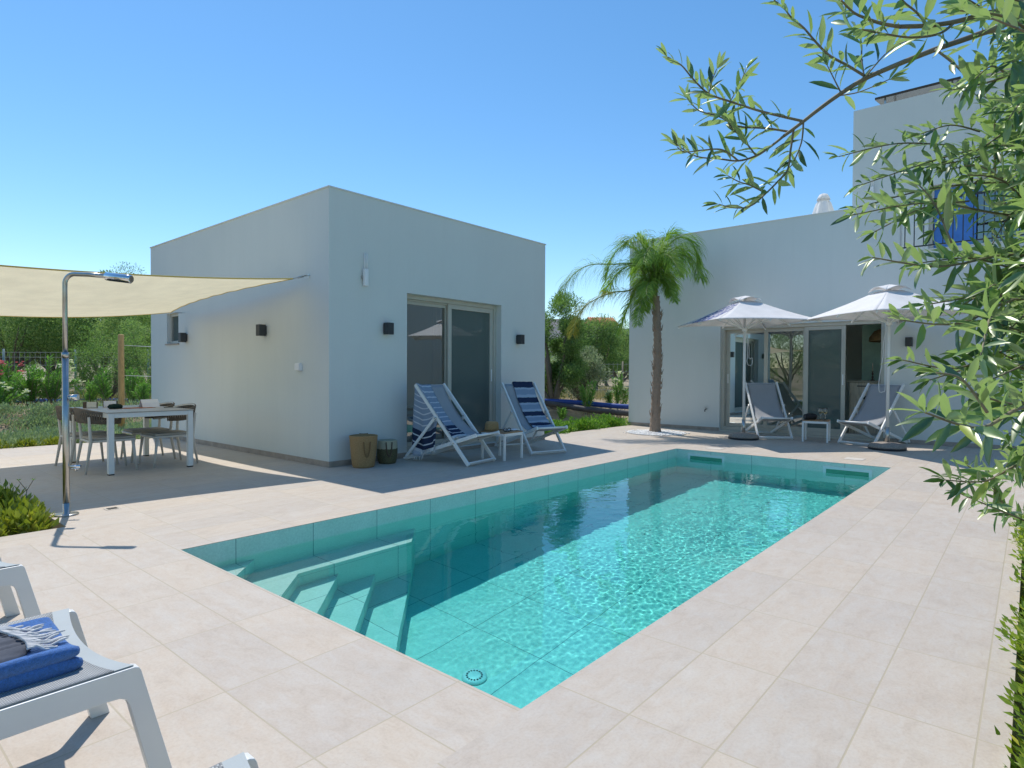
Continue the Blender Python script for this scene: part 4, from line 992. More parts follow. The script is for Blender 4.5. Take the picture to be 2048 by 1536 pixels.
# ------------------------------------------------------------------ parasols
def parasol(loc, label, printed, rz=0):
    t = thing('patio_umbrella', label, 'parasol', loc, rz, 'open white parasols by the pool')
    mb = MB(); mb.lathe([(.235,0),(.245,.012),(.245,.03)], 44); o = mb.build('foot_ring', M['black'], t)
    mb = MB(); mb.lathe([(.243,.0305),(.240,.05),(.225,.072),(.18,.092),(.10,.104),(.03,.108),(.03,.112)], 44, wob=lambda a, z: 1+.006*math.sin(9*a)); mb.build('base_weight', M['concrete'], t)
    mb = MB(); mb.tube([(0,0,.075),(0,0,.33)], .029, 18); mb.build('base_tube', M['steel'], t)
    mb = MB(); mb.tube([(0,0,.3),(0,0,2.33)], .0215, 18); mb.build('pole', M['white_metal'], t)
    RC, ZR, ZT = 1.19, 1.925, 2.295
    corners = [(RC, 0), (0, RC), (-RC, 0), (0, -RC)]
    tops = [(.17*c[0]/RC, .17*c[1]/RC) for c in corners]
    for q in range(4):
        p, n_ = corners[q], corners[(q+1) % 4]; pt, nt_ = tops[q], tops[(q+1) % 4]; rows = []
        for i in range(13):
            s_ = i/12; row = []
            for j in range(17):
                u = j/16; x0, y0 = pt[0]*(1-u)+nt_[0]*u, pt[1]*(1-u)+nt_[1]*u; x1, y1 = p[0]*(1-u)+n_[0]*u, p[1]*(1-u)+n_[1]*u
                pull = 1 - .05*s_*4*u*(1-u); x, y = (x0+(x1-x0)*s_)*pull, (y0+(y1-y0)*s_)*pull
                z = ZT + (ZR-ZT)*s_ - .018*math.sin(PI*s_) + .02*4*u*(1-u)*s_
                row.append((x, y, z))
            rows.append(row)
        mb = MB(); mb.sheet(rows, True, 0, .003)
        mb.build('canopy_panel', M['print'] if (printed and q == 1) else M['canvas'], t)
    for q in range(4):   # vent cap, four flaps lifted at their middles
        p, n_ = corners[q], corners[(q+1) % 4]; rows = []
        for i in range(6):
            s_ = i/5; row = []
            for j in range(13):
                u = j/12; x, y = (p[0]*(1-u)+n_[0]*u)/RC*.27*s_, (p[1]*(1-u)+n_[1]*u)/RC*.27*s_
                pull = 1+.16*s_*4*u*(1-u); row.append((x*pull, y*pull, 2.395 - .085*s_**1.3 + .040*s_*s_*(4*u*(1-u))**2 - .02*s_*s_*(1-4*u*(1-u))))
            rows.append(row)
        mb = MB(); mb.sheet(rows, True, 0, .003); mb.build('vent_flap', M['canvas'], t)
    mb = MB(); mb.lathe([(.022,2.33),(.026,2.36),(.02,2.385),(.0001,2.40)], 16); mb.build('finial', M['white_metal'], t)
    hub = MB(); hub.lathe([(.024,1.80),(.042,1.81),(.042,1.86),(.024,1.87)], 18); hb = hub.build('hub', M['white_plastic'], t)
    for k in range(8):
        a = PI/4*k; L_ = RC if k % 2 == 0 else RC*.69; c_, s_ = math.cos(a), math.sin(a)
        zt = lambda r_: ZT + (ZR-ZT)*((r_-.17*(1 if k % 2 == 0 else .7))/(L_-.17*(1 if k % 2 == 0 else .7))) - .022
        mb = MB(); mb.beam((.03*c_,.03*s_,2.30), (L_*.985*c_, L_*.985*s_, zt(L_)+(.0 if k % 2 == 0 else .012)), .016, .022); rb = mb.build('rib', M['white_metal'], t)
        mb = MB(); r_ = L_*.55; mb.beam((.035*c_,.035*s_,1.845), (r_*c_, r_*s_, zt(r_)-.006), .013, .018); mb.build('strut', M['white_metal'], rb)
    return t
pm = NT('parasol canvas with blue print'); q = pm.coord(); base_c = (.82,.81,.80)
vor = pm.n('ShaderNodeTexVoronoi', feature='DISTANCE_TO_EDGE'); vor.inputs['Scale'].default_value = 16
ds = pm.n('ShaderNodeVectorMath', operation='MULTIPLY_ADD'); nzv = pm.n('ShaderNodeTexNoise'); nzv.inputs['Scale'].default_value = 7; pm.l(q, nzv.inputs['Vector']); pm.l(nzv.outputs['Color'], ds.inputs[0]); ds.inputs[1].default_value = (.22,.22,.22); pm.l(q, ds.inputs[2])
pm.l(pm.mapped(ds.outputs[0], (1, 1, .3), (0,0,0), (0,0,R(25))), vor.inputs['Vector'])
ln = pm.ramp(vor.outputs['Distance'], [(.05, (1,1,1)), (.12, (0,0,0))]); br_ = pm.ramp(pm.noise(pm.mapped(q, (14,5,4), (0,0,0), (0,0,R(40))), 1.6, 4, .6, 1.0), [(.50, (0,0,0)), (.57, (1,1,1))])
sepq = pm.n('ShaderNodeSeparateXYZ'); pm.l(q, sepq.inputs[0])
dx = pm.math('SUBTRACT', sepq.outputs[0], -.45); dy = pm.math('SUBTRACT', sepq.outputs[1], .42)
rad = pm.math('SQRT', pm.math('ADD', pm.math('MULTIPLY', dx, dx), pm.math('MULTIPLY', dy, dy)))
msk = pm.ramp(pm.math('ADD', rad, pm.math('MULTIPLY', pm.noise(q, 9, 3, .6), .22)), [(.50, (1,1,1)), (.58, (0,0,0))])
ink = pm.mix(1.0, pm.mix(1.0, ln, br_, 'LIGHTEN'), msk, 'MULTIPLY')
cc = pm.mix(ink, base_c, (.05,.09,.33)); pm.base(cc); pm.set(Roughness=.9)
trn = pm.n('ShaderNodeBsdfTranslucent'); pm.l(cc, trn.inputs[0]); mxs = pm.n('ShaderNodeMixShader'); mxs.inputs[0].default_value = .28; pm.l(pm.b.outputs[0], mxs.inputs[1]); pm.l(trn.outputs[0], mxs.inputs[2]); pm.l(mxs.outputs[0], pm.o.inputs[0]); M['print'] = pm.mat
u1 = parasol((10.285, 3.664, 0), 'open white parasol with a blue printed panel, nearer the palm', True, R(2))
u2 = parasol((10.279, 1.589, 0), 'open plain white parasol partly behind the olive leaves', False, R(2))
for u, ln_ in ((u1, .55), (u2, .95)):
    mb = MB(); a = PI*1.72 if u is u2 else PI*1.5; c_, s_ = math.cos(a), math.sin(a)
    if u is u2: pts = [(.03*c_+.16*(-.65), .03*s_+.16*.76, 1.8)]
    v = Vector((-.649, .761, 0)) if u is u2 else Vector((.649,-.761,0)); o0 = v*.03
    pts = [o0+Vector((0,0,1.81)), o0+v*.045+Vector((0,0,1.55)), o0+v*.05+Vector((0,0,1.35)), o0+v*.10+Vector((0,0,1.80-ln_*.8)), o0+v*.10+Vector((0,0,1.80-ln_)), o0+v*.04+Vector((0,0,1.79-ln_)), o0+v*.012+Vector((0,0,1.85-ln_)), o0+v*.02+Vector((0,0,1.4)), o0+v*.015+Vector((0,0,1.8))]
    sm_ = []
    for i in range(len(pts)-1):
        for k in range(4):
            t = k/4; P0, P1, P2, P3 = pts[max(i-1,0)], pts[i], pts[i+1], pts[min(i+2,len(pts)-1)]
            sm_.append(.5*((2*P1)+(P2-P0)*t+(2*P0-5*P1+4*P2-P3)*t*t+(3*P1-P0-3*P2+P3)*t**3))
    mb.tube(sm_, .0055, 6); mb.build('pull_cord', M['fringe'], u)
ru = thing('closed_umbrella', 'folded white parasol showing above the roof parapet', 'parasol', (13.5, 3.26, 2.95))
mb = MB(); mb.lathe([(.22,.5),(.215,1.0),(.19,1.38),(.13,1.58),(.075,1.69),(.115,1.655),(.10,1.72),(.07,1.775),(.0001,1.80)], 40, wob=lambda a, z: 1+.13*math.sin(7*a)*(1 if z < 1.66 else .5), caps=False); mb.build('folded_canopy', M['canvas'], ru)
mb = MB(); mb.tube([(0,0,.05),(0,0,1.78)], .02, 10); mb.build('pole', M['white_metal'], ru)
mb = MB(); mb.lathe([(.23,0),(.23,.05),(.05,.06)], 24); mb.build('base_weight', M['concrete'], ru)

# ------------------------------------------------------------------ sun loungers
def lounger(label):
    """foot end corner at x=0, runs to -X, 0..W in y"""
    t = thing('sun_lounger', label, 'sun lounger', (0,0,0), 0, 'white sun loungers at the near edge of the terrace')
    W_, LZ, LN = .565, .352, 1.70
    for y in (0, W_-.03):
        mb = MB(); yy0, yy1 = y, y+.03
        prof = [(-LN, LZ), (-.002, LZ), (.008, LZ-.004), (.013, LZ-.013), (.098, 0), (.048, 0), (-.012, LZ-.094), (-.020, LZ-.075), (-.034, LZ-.067), (-.060, LZ-.065), (-LN, LZ-.065)]
        k = len(prof); b_ = mb.add([(x, yy0, z) for x, z in prof] + [(x, yy1, z) for x, z in prof], [])
        for f in [tuple(range(k)), tuple(range(k, 2*k))[::-1]] + [((i+1) % k, i, k+i, k+(i+1) % k) for i in range(k)]: mb.f.append(tuple(b_+i for i in f)); mb.s.append(False); mb.m.append(0)
        mb.build('side_frame', M['lounger_white'], t, .0022)
        mb = MB(); mb.beam((-LN+.12, y+.015, LZ-.066), (-LN+.06, y+.015, 0), .03, .05, (1,0,0)); mb.build('leg', M['lounger_white'], t, .004)
    mb = MB(); mb.box((-.60,.0305,LZ-.085),(-.56,W_-.0305,LZ-.06)); mb.box((-1.3,.0305,LZ-.085),(-1.26,W_-.0305,LZ-.06)); mb.build('cross_bar', M['lounger_white'], t, .003)
    rows = []
    for i in range(41):
        x = -LN+.01 + (LN-.012)*i/40; row = []
        for j in range(21):
            v = j/20; sag = .020*(1-(2*v-1)**2)*(1 if x > -1.65 else .2); pull = .032*(1-(2*v-1)**2)*max(0, 1-(-x)/.25)
            row.append((x - pull, .006 + (W_-.012)*v, LZ + .002 - sag))
        rows.append(row)
    mb = MB(); mb.sheet(rows[:-1], True, 0, .003); mb.build('sling', M['mesh'], t)
    mb = MB(); mb.sheet(rows[-2:], False, 0, .002); mb.build('sling_border', M['mesh_edge'], t); return t
mm = NT('textilene mesh'); q = mm.coord(); sp = mm.n('ShaderNodeSeparateXYZ'); mm.l(q, sp.inputs[0])
hx_ = mm.math('SINE', mm.math('MULTIPLY', sp.outputs[0], 2*PI/.009)); hy_ = mm.math('SINE', mm.math('MULTIPLY', sp.outputs[1], 2*PI/.012))
pat = mm.math('MULTIPLY', hx_, hy_); mm.base(mm.ramp(pat, [(.35, (.26,.275,.28)), (.62, (.46,.475,.47)), (.95, (.60,.61,.60))])); mm.set(Roughness=.7); mm.bump(pat, .5, .002); M['mesh'] = mm.mat
M['mesh_edge'] = plain('textilene border', (.40,.44,.44), .6, 0, .03, 12, .2, 500)
l0 = lounger('sun lounger carrying the folded blue towel'); l0.location = (.535, 1.672, 0)
dup(l0, (.537, 2.872, 0), None, 'empty sun lounger next to the one with towels, nearer the shower')
dup(l0, (.548, .575, 0), None, 'sun lounger of which only a white corner shows at the bottom edge')
bt = thing('folded_towel', 'thick folded royal blue terry towel on the nearest sun lounger', 'towel', (.47, 1.772, .320), 0)
def towel_layer(mb, x0, x1, y0, y1, zc, th, seed, droop=0):
    rows = []; n1, n2 = 46, 64
    def prof(u):  # closed flattened loop across x, rounded at both ends
        a = 2*PI*u; cx = math.copysign(abs(math.cos(a))**.32, math.cos(a)); cz = math.copysign(abs(math.sin(a))**.42, math.sin(a)); return cx, cz
    for i in range(n2+1):
        v = (1-math.cos(PI*i/n2))/2; y = y0 + (y1-y0)*v; vr = .045; ee = 1 - min(1, min(v, 1-v)/vr); endr = max(.0, 1-ee*ee)**.5; row = []
        for k in range(n1+1):
            cx, cz = prof(k/n1); x = (x0+x1)/2 + cx*(x1-x0)/2*(.975+.025*endr) + .010*noise.noise((y*7, seed, 1)); z = zc + cz*th/2*endr*(1+.10*noise.noise((x*6, y*6, seed))) + .010*noise.noise((x*4, y*4, 3))
            yy = y + .008*noise.noise((x*8, 3, seed)) ; row.append((x, yy, z - droop*abs(v-.5)**2))
        rows.append(row)
    mb.sheet(rows, True)
mb = MB(); towel_layer(mb, -.62, -.015, 0, .30, .018, .040, 1, -.10); towel_layer(mb, -.62, -.022, .0, .295, .0505, .038, 5, -.10)
tb = mb.build('towel_body', M['terry'] if 'terry' in M else M['blue_terry'], bt)
sd_ = tb.modifiers.new('subdivide', 'SUBSURF'); sd_.levels = 1; sd_.render_levels = 1
gt = thing('folded_throw', 'charcoal slub throw with white fringe lying rolled on the blue towel', 'throw', (.358, 1.795, .402), R(3))
mb = MB(); rows = []
for i in range(61):
    v = i/60; y = .0 + .235*v; row = []
    for k in range(40):
        u = k/39; x = -.62 + .62*u; zt = .036*min(1, v*9)**.5*min(1, (1-v)*12)**.5
        rid = .011*noise.noise((x*1.5, y*26, 2)) + .006*noise.noise((x*5, y*60, 5)) + .008*noise.noise((x*3, y*9, 8))
        row.append((x + .012*math.sin(y*21) - .10*max(0,.25-v), y - .03*(1-u), -.008 + zt + rid - .02*u))
    rows.append(row)
mb.sheet(rows, True, 0, .014); mb.build('throw_body', M['grey_weave'], gt)
mb = MB(); rows = []
for k in range(64):   # a rolled edge at the near side
    a = k/63*2*PI*2.6; rr = .008 + .0062*a/ (2*PI)*2; rows.append([(x_, .020 + rr*.8*math.cos(a), .034 + rr*.8*math.sin(a)) for x_ in (-.62, -.4, -.3, -.19)])
mb.sheet(rows, True, 0, .004); mb.build('rolled_edge', cloth('striped roll', (.42,.46,.52), 0, 260, .5), gt)
mb = MB(); gg_ = np.random.default_rng(11)
for k in range(30):
    y = .015 + .215*k/29; x = .0 + .012*math.sin(y*21); L_ = gg_.uniform(.045,.088); pts = [(x-.012, y, .018)]
    bend = gg_.normal(0,.011); curl = gg_.normal(0,.006); yy = y
    for s_ in range(1, 9):
        f_ = s_/8; yy = y + bend*f_ + curl*math.sin(f_*5) ; pts.append((x + L_*f_, yy, .018 - .017*min(1, f_*2.2) + .004*math.sin(f_*4+k)))
    mb.tube(pts, [.0030,.0026,.0027,.0026,.0025,.0026,.0036,.0030,.0016], 7)
mb.build('fringe', M['fringe'], gt)
# ------------------------------------------------------------------ planting
def clump_leaves(centers, rad, n, seed, up_=.25, out=.8, squash=.8):
    g = np.random.default_rng(seed); C = np.asarray(centers, float); k = g.integers(0, len(C), n); rr = np.broadcast_to(np.asarray(rad, float), (len(C),))[k]
    d = g.normal(0, 1, (n, 3)); d /= np.linalg.norm(d, axis=1, keepdims=True)
    r_ = g.random(n)**.45
    P = C[k] + d * (r_*rr)[:, None] * np.array([1, 1, squash])
    D = d*out + g.normal(0, .55, (n, 3)) + np.array([0, 0, up_])
    return P, D
def gnarl(p, q, n, wob, seed):
    g = random.Random(seed); p, q = Vector(p), Vector(q); L_ = (q-p).length; out = []
    for i in range(n+1):
        t = i/n; o = Vector((noise.noise((t*3, seed, 1)), noise.noise((t*3, seed, 5)), noise.noise((t*3, seed, 9))*.4)) * wob * L_ * math.sin(PI*min(1, t*1.0)) if 0 < i < n else Vector()
        out.append(p.lerp(q, t) + o)
    return out
def tree(name, label, pos, height, radius, leaf, n, seed, group=None, trunk_h=.3, lsize=.075, cat='tree', squash=.8, clumps=26, trunk_r=.11, low=.0):
    g = random.Random(seed); t = thing(name, label, cat, pos, 0, group); C = []; rad = []
    for k in range(clumps):
        a = g.uniform(0, 2*PI); u = g.uniform(-1, 1); r_ = g.uniform(.35, 1)**.5
        zc = height*(trunk_h + (1-trunk_h)*(.5 + .40*u*r_)); f = math.sqrt(max(.05, 1-(u*r_)**2*.8))
        C.append((radius*.78*r_*f*math.cos(a), radius*.78*r_*f*math.sin(a), zc)); rad.append(radius*g.uniform(.22, .42))
    mb = MB(); fork = Vector((g.uniform(-.1,.1)*radius, g.uniform(-.1,.1)*radius, height*trunk_h*.8 + .05))
    pts = gnarl((0,0,-.1), fork, 6, .12, seed); mb.tube(pts, [trunk_r*(1.25-.45*i/6) for i in range(7)], 10)
    for k in range(min(9, clumps)):
        c = Vector(C[k]); pts = gnarl(fork + Vector((g.uniform(-.03,.03), g.uniform(-.03,.03), -.03)), c, 5, .10, seed+k*3+1); mb.tube(pts, [trunk_r*(.55-.5*i/5)+.006 for i in range(6)], 7)
    mb.build('trunk', M['bark'], t)
    P, D = clump_leaves(C, rad, n, seed, .2, .8, squash)
    P[:, 2] = np.maximum(P[:, 2], low)
    g2 = np.random.default_rng(seed+9); leaf_obj('crown', P, D, g2.uniform(.7, 1.25, n)*lsize, g2.uniform(.8, 1.2, n)*lsize*.30, leaf, t, DIAMOND, .5, seed)
    return t
GZ = lambda x, y: ground_z(x, y)
def on_ground(k, d): p = spot(k, d); return (p.x, p.y, ground_z(p.x, p.y) - .03)
# trees beyond the garden, left of the cube house
TL = [((30-1024)/1219, 20.5, 4.0, 2.2, 'olive_far', 'grey green olive tree behind the pink oleander with trunk in shade'),
      ((112-1024)/1219, 21.5, 3.9, 1.9, 'olive_dark', 'dark olive tree directly behind the white flowered oleander'),
      ((190-1024)/1219, 23.5, 4.0, 2.0, 'olive_far', 'pale olive tree behind the shower post and over the dry patch'),
      ((262-1024)/1219, 24.0, 5.2, 1.6, 'olive_dark', 'tallest tree, its tip showing above the shade sail by the cube house'),
      ((300-1024)/1219, 20.0, 3.6, 1.7, 'olive_far', 'olive tree half hidden by the cube house side wall')]
for i, (k, d, h_, r_, mt, lb) in enumerate(TL): tree('olive_tree', lb, on_ground(k, d), h_, r_, M[mt], 24000, 100+i, 'olive trees beyond the garden', .20, .085, clumps=34)
for i, (k, d) in enumerate(((-.95, 27), (-.90, 33), (-.84, 36), (-.76, 32), (-.70, 38), (-.64, 30), (-.56, 34), (-1.05, 24))):
    tree('olive_tree', 'olive tree in the far row behind the other trees left of the cube house', on_ground(k, d), 4.2+.5*(i % 3), 2.4, M[('olive_far','olive_dark')[i % 2]], 12000, 140+i, 'far row of olive trees', .15, .13, clumps=26)
tree('mastic_bush', 'dense dark round bush behind the wooden post', on_ground((222-1024)/1219, 15.0), 1.95, 1.0, M['olive_dark'], 13000, 170, None, .06, .055, 'bush', .95, 34, .05, .02)
tree('mastic_bush', 'loose green bush against the cube house corner behind the wires', on_ground((292-1024)/1219, 16.5), 2.3, .95, M['olive_far'], 9000, 171, None, .06, .06, 'bush', .95, 26, .05, .02)
# between the two houses
TG = [((1105-1024)/1219, 15.2, 3.1, .95, 'olive_dark', 'tall dense olive against the right edge of the cube house', 30000, .02),
      ((1158-1024)/1219, 16.5, 1.75, .75, 'olive_silver', 'low silvery olive bush leaning out beside the tall dense olive', 14000, .05),
      ((1190-1024)/1219, 25.0, 3.35, 1.35, 'olive_dark', 'rounded dark olive below the tiled roof house', 24000, .1),
      ((1243-1024)/1219, 29.0, 3.3, 1.35, 'olive_far', 'rounded olive beside the left edge of the big house', 22000, .1),
      ((1215-1024)/1219, 38.0, 3.2, 2.2, 'olive_far', 'distant olive seen between the two rounded ones', 16000, .15)]
for i, (k, d, h_, r_, mt, lb, n, th) in enumerate(TG): tree('olive_tree', lb, on_ground(k, d), h_, r_, M[mt], n, 200+i, 'olive trees between the houses', th, .075 if d < 20 else .10, clumps=34, low=.05)
for i, k in enumerate((.02, .06, .105, .15, .19, .24, .30, .37)):
    tree('olive_tree', 'far olive in the last row under the hill between the houses', on_ground(k, 55+6*(i % 3)), 3.6+.7*(i % 2), 3.6, M[('olive_far','olive_dark')[i % 2]], 5000, 220+i, 'last row of olives', .1, .2, clumps=24)
# trees behind the viewpoint, met only in the window panes
for i, (x, y) in enumerate(((-9,-3),(-10,1.5),(-9.5,6),(-11,10),(-3,-10),(1.5,-9.5),(6,-11),(10,-10))):
    tree('olive_tree', 'olive tree standing behind the viewpoint, mirrored in the door panes', (x, y, -.1), 4.6, 2.6, M['olive_far'], 9000, 260+i, 'olive trees behind the viewpoint', .15, .13, clumps=26)
# house in the distance
fh = thing('tiled_house', 'distant cottage with a terracotta tiled roof below the hill', 'house', tuple(spot((1203-1024)/1219, 70, .25)), YAW - PI/2 + .25)
mb = MB(); mb.box((-1.5,-1.6,0),(1.1,1.6,6.3)); mb.build('wall', M['far_wall'], fh)
mb = MB(); mb.add([(-1.8,-1.9,6.3),(1.35,-1.9,6.3),(1.35,1.9,6.3),(-1.8,1.9,6.3),(-1.8,0,7.25),(1.35,0,7.25),(-1.8,-1.9,6.18),(1.35,-1.9,6.18)], [(0,1,5,4),(3,4,5,2),(0,4,3),(1,2,5),(6,7,1,0)])
for k in range(13): mb.tube([(-1.7+.245*k,-1.92,6.34),(-1.7+.245*k,-.02,7.29)], .065, 6)
mb.build('roof', M['roof_tile'], fh)
mb = MB(); mb.box((-.9,-1.62,4.2),(-.3,-1.59,5.4)); mb.build('window', M['inside_dark'], fh)

def oleander(label, pos, h_, w_, seed, flower=None, stems=14, group='oleanders in the garden bed', nfl=10, bare=.2):
    g = random.Random(seed); t = thing('oleander', label, 'shrub', pos, 0, group); mb = MB(); P = []; D = []; tips = []
    for k in range(stems):
        a = g.uniform(0, 2*PI); lean = g.uniform(.08, 1)*w_; hh = h_*g.uniform(.62, 1)*(1 - .25*lean/w_); p0 = Vector((g.uniform(-.08,.08), g.uniform(-.08,.08), -.05)); p1 = Vector((lean*math.cos(a), lean*math.sin(a), hh))
        pts = [p0.lerp(p1, u) + Vector((0, 0, .12*h_*math.sin(PI*u))) * (lean/w_) for u in np.linspace(0, 1, 7)]; mb.tube(pts, [.011-.0012*i for i in range(7)], 6); tips.append(pts[-1])
        m_ = int(16 + 10*hh)
        for q in range(m_*3):
            u = bare + (1-bare)*(q/(m_*3)); f = u*6; i = min(int(f), 5); b = pts[i].lerp(pts[i+1], f-i); an = q*2.1 + g.uniform(-.3,.3); ax = (pts[i+1]-pts[i]).normalized()
            side = ax.cross(Vector((math.cos(an), math.sin(an), .3))).normalized(); P.append(b); D.append(side*g.uniform(.6, 1) + ax*g.uniform(.5, 1.1))
    mb.build('stem', M['twig'], t); n = len(P); g2 = np.random.default_rng(seed); L_ = g2.uniform(.085, .15, n)
    leaf_obj('foliage', [tuple(p) for p in P], [tuple(d) for d in D], L_, L_*.17, M['oleander'], t, LANCE, .5, seed)
    if flower:
        for k in range(nfl):
            FP = []; FD = []; c = tips[k % len(tips)] + Vector((g.uniform(-.06,.06), g.uniform(-.06,.06), g.uniform(-.02,.08)))
            for b in range(9):
                bc = c + Vector((g.gauss(0,.032), g.gauss(0,.032), g.gauss(0,.026)))
                for f in range(5): an = 2*PI*f/5; FP.append(tuple(bc)); FD.append((math.cos(an), math.sin(an), g.uniform(.1,.7)))
            leaf_obj('flower_head', FP, FD, .038, .034, M[flower], t, DIAMOND, .3, seed+1+k)
    return t
OL = [((14-1024)/1219, 13.2, 1.0, .55, 'flower_pink', 'oleander bush with pink flowers at the left end of the bed', 16), ((62-1024)/1219, 13.0, .95, .6, None, 'flowerless oleander bush between the pink and white ones', 18), ((104-1024)/1219, 13.3, 1.12, .55, 'flower_white', 'oleander bush with white flowers left of the shower post', 18),
      ((-5-1024)/1219, 12.2, .55, .5, 'flower_white', 'low oleander with a few white flowers at the very left of the bed', 12), ((178-1024)/1219, 13.4, .62, .35, None, 'small oleander in front of the dark round bush, left of the wooden post', 8), ((212-1024)/1219, 13.6, 1.02, .28, None, 'young upright oleander just left of the wooden post', 7), ((265-1024)/1219, 13.4, .92, .28, None, 'young upright oleander just right of the wooden post', 7), ((288-1024)/1219, 12.9, .6, .3, None, 'small oleander beside the cube house wall', 7)]
for i, (k, d, h_, w_, fl, lb, ns) in enumerate(OL): oleander(lb, on_ground(k, d), h_, w_, 300+i, fl, ns)
for i, (k, d, h_, w_, fl, lb, ns) in enumerate([((1172-1024)/1219, 14.3, 1.15, .38, None, 'leafy young oleander standing in the middle of the gap between the houses', 6), ((1240-1024)/1219, 15.0, 1.25, .34, 'flower_white', 'young oleander with white flowers beside the big house edge', 6), ((1222-1024)/1219, 16.2, .75, .2, 'flower_white', 'small oleander with one white flower head between the two young ones', 4), ((1126-1024)/1219, 13.8, .38, .18, None, 'tiny oleander shoot in front of the dense olive', 4)]):
    oleander(lb, on_ground(k, d), h_, w_, 330+i, fl, ns, 'young oleanders between the houses', 6, .45)

M['fence_wire'] = plain('dull galvanised wire', (.30,.32,.32), .8, 0, .1)
# wooden post, wires, wire fence
ps = thing('wooden_post', 'round yellow pine post standing in the garden bed', 'post', (3.75, 12.35, -.08))
mb = MB(); mb.lathe([(.052,0),(.05,.6),(.049,1.2),(.047,1.80),(.040,1.82),(.0001,1.825)], 18, wob=lambda a, z: 1+.02*math.sin(3*a+z*4)); mb.build('shaft', M['pine'], ps)
mb = MB(); mb.tube([(-.055,0,1.48),(0,.055,1.48),(.055,0,1.48)], .004, 5); mb.build('wire_tie', M['steel'], ps)
for z, lb in ((1.55, 'upper wire running from the wooden post to behind the cube house'), (1.01, 'lower wire running from the wooden post to behind the cube house')):
    mb = MB(); mb.tube([(3.79,12.36,z),(4.6,12.1,z-.03),(5.6,11.8,z-.01)], .006, 6); tag(mb.build('wire', M['white_metal'], None), lb, 'wire', 'wires on the wooden post')
fn = thing('wire_fence', 'long grey wire mesh fence behind the oleanders', 'fence', (0,0,0)); mb = MB(); FA, FB = spot(-1.0, 17.8), spot(-.53, 17.2)
for z in (.45,.75,1.05,1.28,1.42): mb.tube([FA+Vector((0,0,.2+z)), FB+Vector((0,0,.2+z))], .005, 5)
for k in range(56): p = FA.lerp(FB, k/55); mb.tube([p+Vector((0,0,.25)), p+Vector((0,0,1.62))], .0028, 4)
mb.build('mesh', M['fence_wire'], fn)
for k in range(4):
    p = FA.lerp(FB, (k+.45)/4); mb = MB(); mb.tube([p+Vector((0,0,.1)), p+Vector((0,0,1.72))], .028, 8); mb.build('post', plain('galvanised post', (.22,.30,.30), .5, .3), fn)
f2 = thing('wire_fence', 'wire mesh fence crossing the gap between the two houses', 'fence', (0,0,0)); mb = MB(); FA, FB = spot(.03, 21), spot(.23, 20.0)
for z in (.3,.6,.9,1.15): mb.tube([FA+Vector((0,0,.25+z)), FB+Vector((0,0,.25+z))], .005, 5)
for k in range(30): p = FA.lerp(FB, k/29); mb.tube([p+Vector((0,0,.3)), p+Vector((0,0,1.45))], .0028, 4)
mb.build('mesh', M['fence_wire'], f2)
for k in range(3): p = FA.lerp(FB, (k+.3)/3); mb = MB(); mb.tube([p+Vector((0,0,.1)), p+Vector((0,0,1.5))], .028, 8); mb.build('post', M['twig'], f2)
# hoses along the bank
def hose(name, label, pts, r_, mat):
    out = []
    for i in range(len(pts)-1):
        for k in range(8):
            t = k/8; P0, P1, P2, P3 = [Vector(pts[j]) for j in (max(i-1,0), i, i+1, min(i+2, len(pts)-1))]
            out.append(.5*((2*P1)+(P2-P0)*t+(2*P0-5*P1+4*P2-P3)*t*t+(3*P1-P0-3*P2+P3)*t**3))
    out.append(Vector(pts[-1])); mb = MB(); mb.tube(out, r_, 10); tag(mb.build(name, mat), label, 'hose')
def gp(k, d, dz): p = spot(k, d); return (p.x, p.y, dz)
hose('garden_hose', 'thick blue hose lying along the bank left of the cube house', [gp(-.90,14.6,.36), gp(-.80,14.5,.37), gp(-.72,14.45,.38), gp(-.64,14.4,.39), gp(-.58,14.3,.37), gp(-.5,14.2,.36)], .055, M['pipe_blue'])
hose('garden_hose', 'thick blue hose lying along the bank between the houses', [gp(.0,14.4,.42), gp(.05,14.6,.42), gp(.09,14.7,.40), gp(.13,14.6,.36), gp(.17,14.4,.32), gp(.22,14.2,.30), gp(.28,14.0,.30)], .062, M['pipe_blue'])
hose('irrigation_pipe', 'grey black pipe lying in front of the blue hose between the houses', [gp(.0,14.2,.40), gp(.05,14.25,.39), gp(.09,14.2,.32), gp(.13,14.0,.25), gp(.18,13.8,.20), gp(.24,13.6,.17), gp(.29,13.5,.17)], .068, M['pipe_dark'])

# ground cover beds
def low_plants(name, label, spots, leaf, n, seed, lsize, hgt, kind=None, cat='plant', group=None, wide=.34, up_=1.0, rad=.16, sq=.55):
    g = np.random.default_rng(seed); S = np.asarray(spots, float); k = g.integers(0, len(S), n); d = g.normal(0, 1, (n, 3)); d[:, 2] = np.abs(d[:, 2]); d /= np.linalg.norm(d, axis=1, keepdims=True)
    P = S[k] + d * (g.random(n)**.5 * rad)[:, None] * np.array([1, 1, hgt/rad]); D = d*np.array([1,1,.5]) + g.normal(0,.35,(n,3)) + np.array([0,0,up_])
    L_ = g.uniform(.7, 1.3, n)*lsize; o = leaf_obj(name, P, D, L_, L_*wide, leaf, None, DIAMOND, .6, seed)
    if kind: o['kind'] = kind
    else: tag(o, label, cat, group)
    return o
g = random.Random(5)
S = []
while len(S) < 760:
    x, y = g.uniform(-1.2, 5.2), g.uniform(11.0, 14.0)
    if noise.noise((x*1.1, y*1.1, 4)) > -.30: S.append((x, y, ground_z(x, y)))
low_plants('ground_cover', None, S, M['cover'], 80000, 410, .05, .19, 'stuff', rad=.20)
S = []
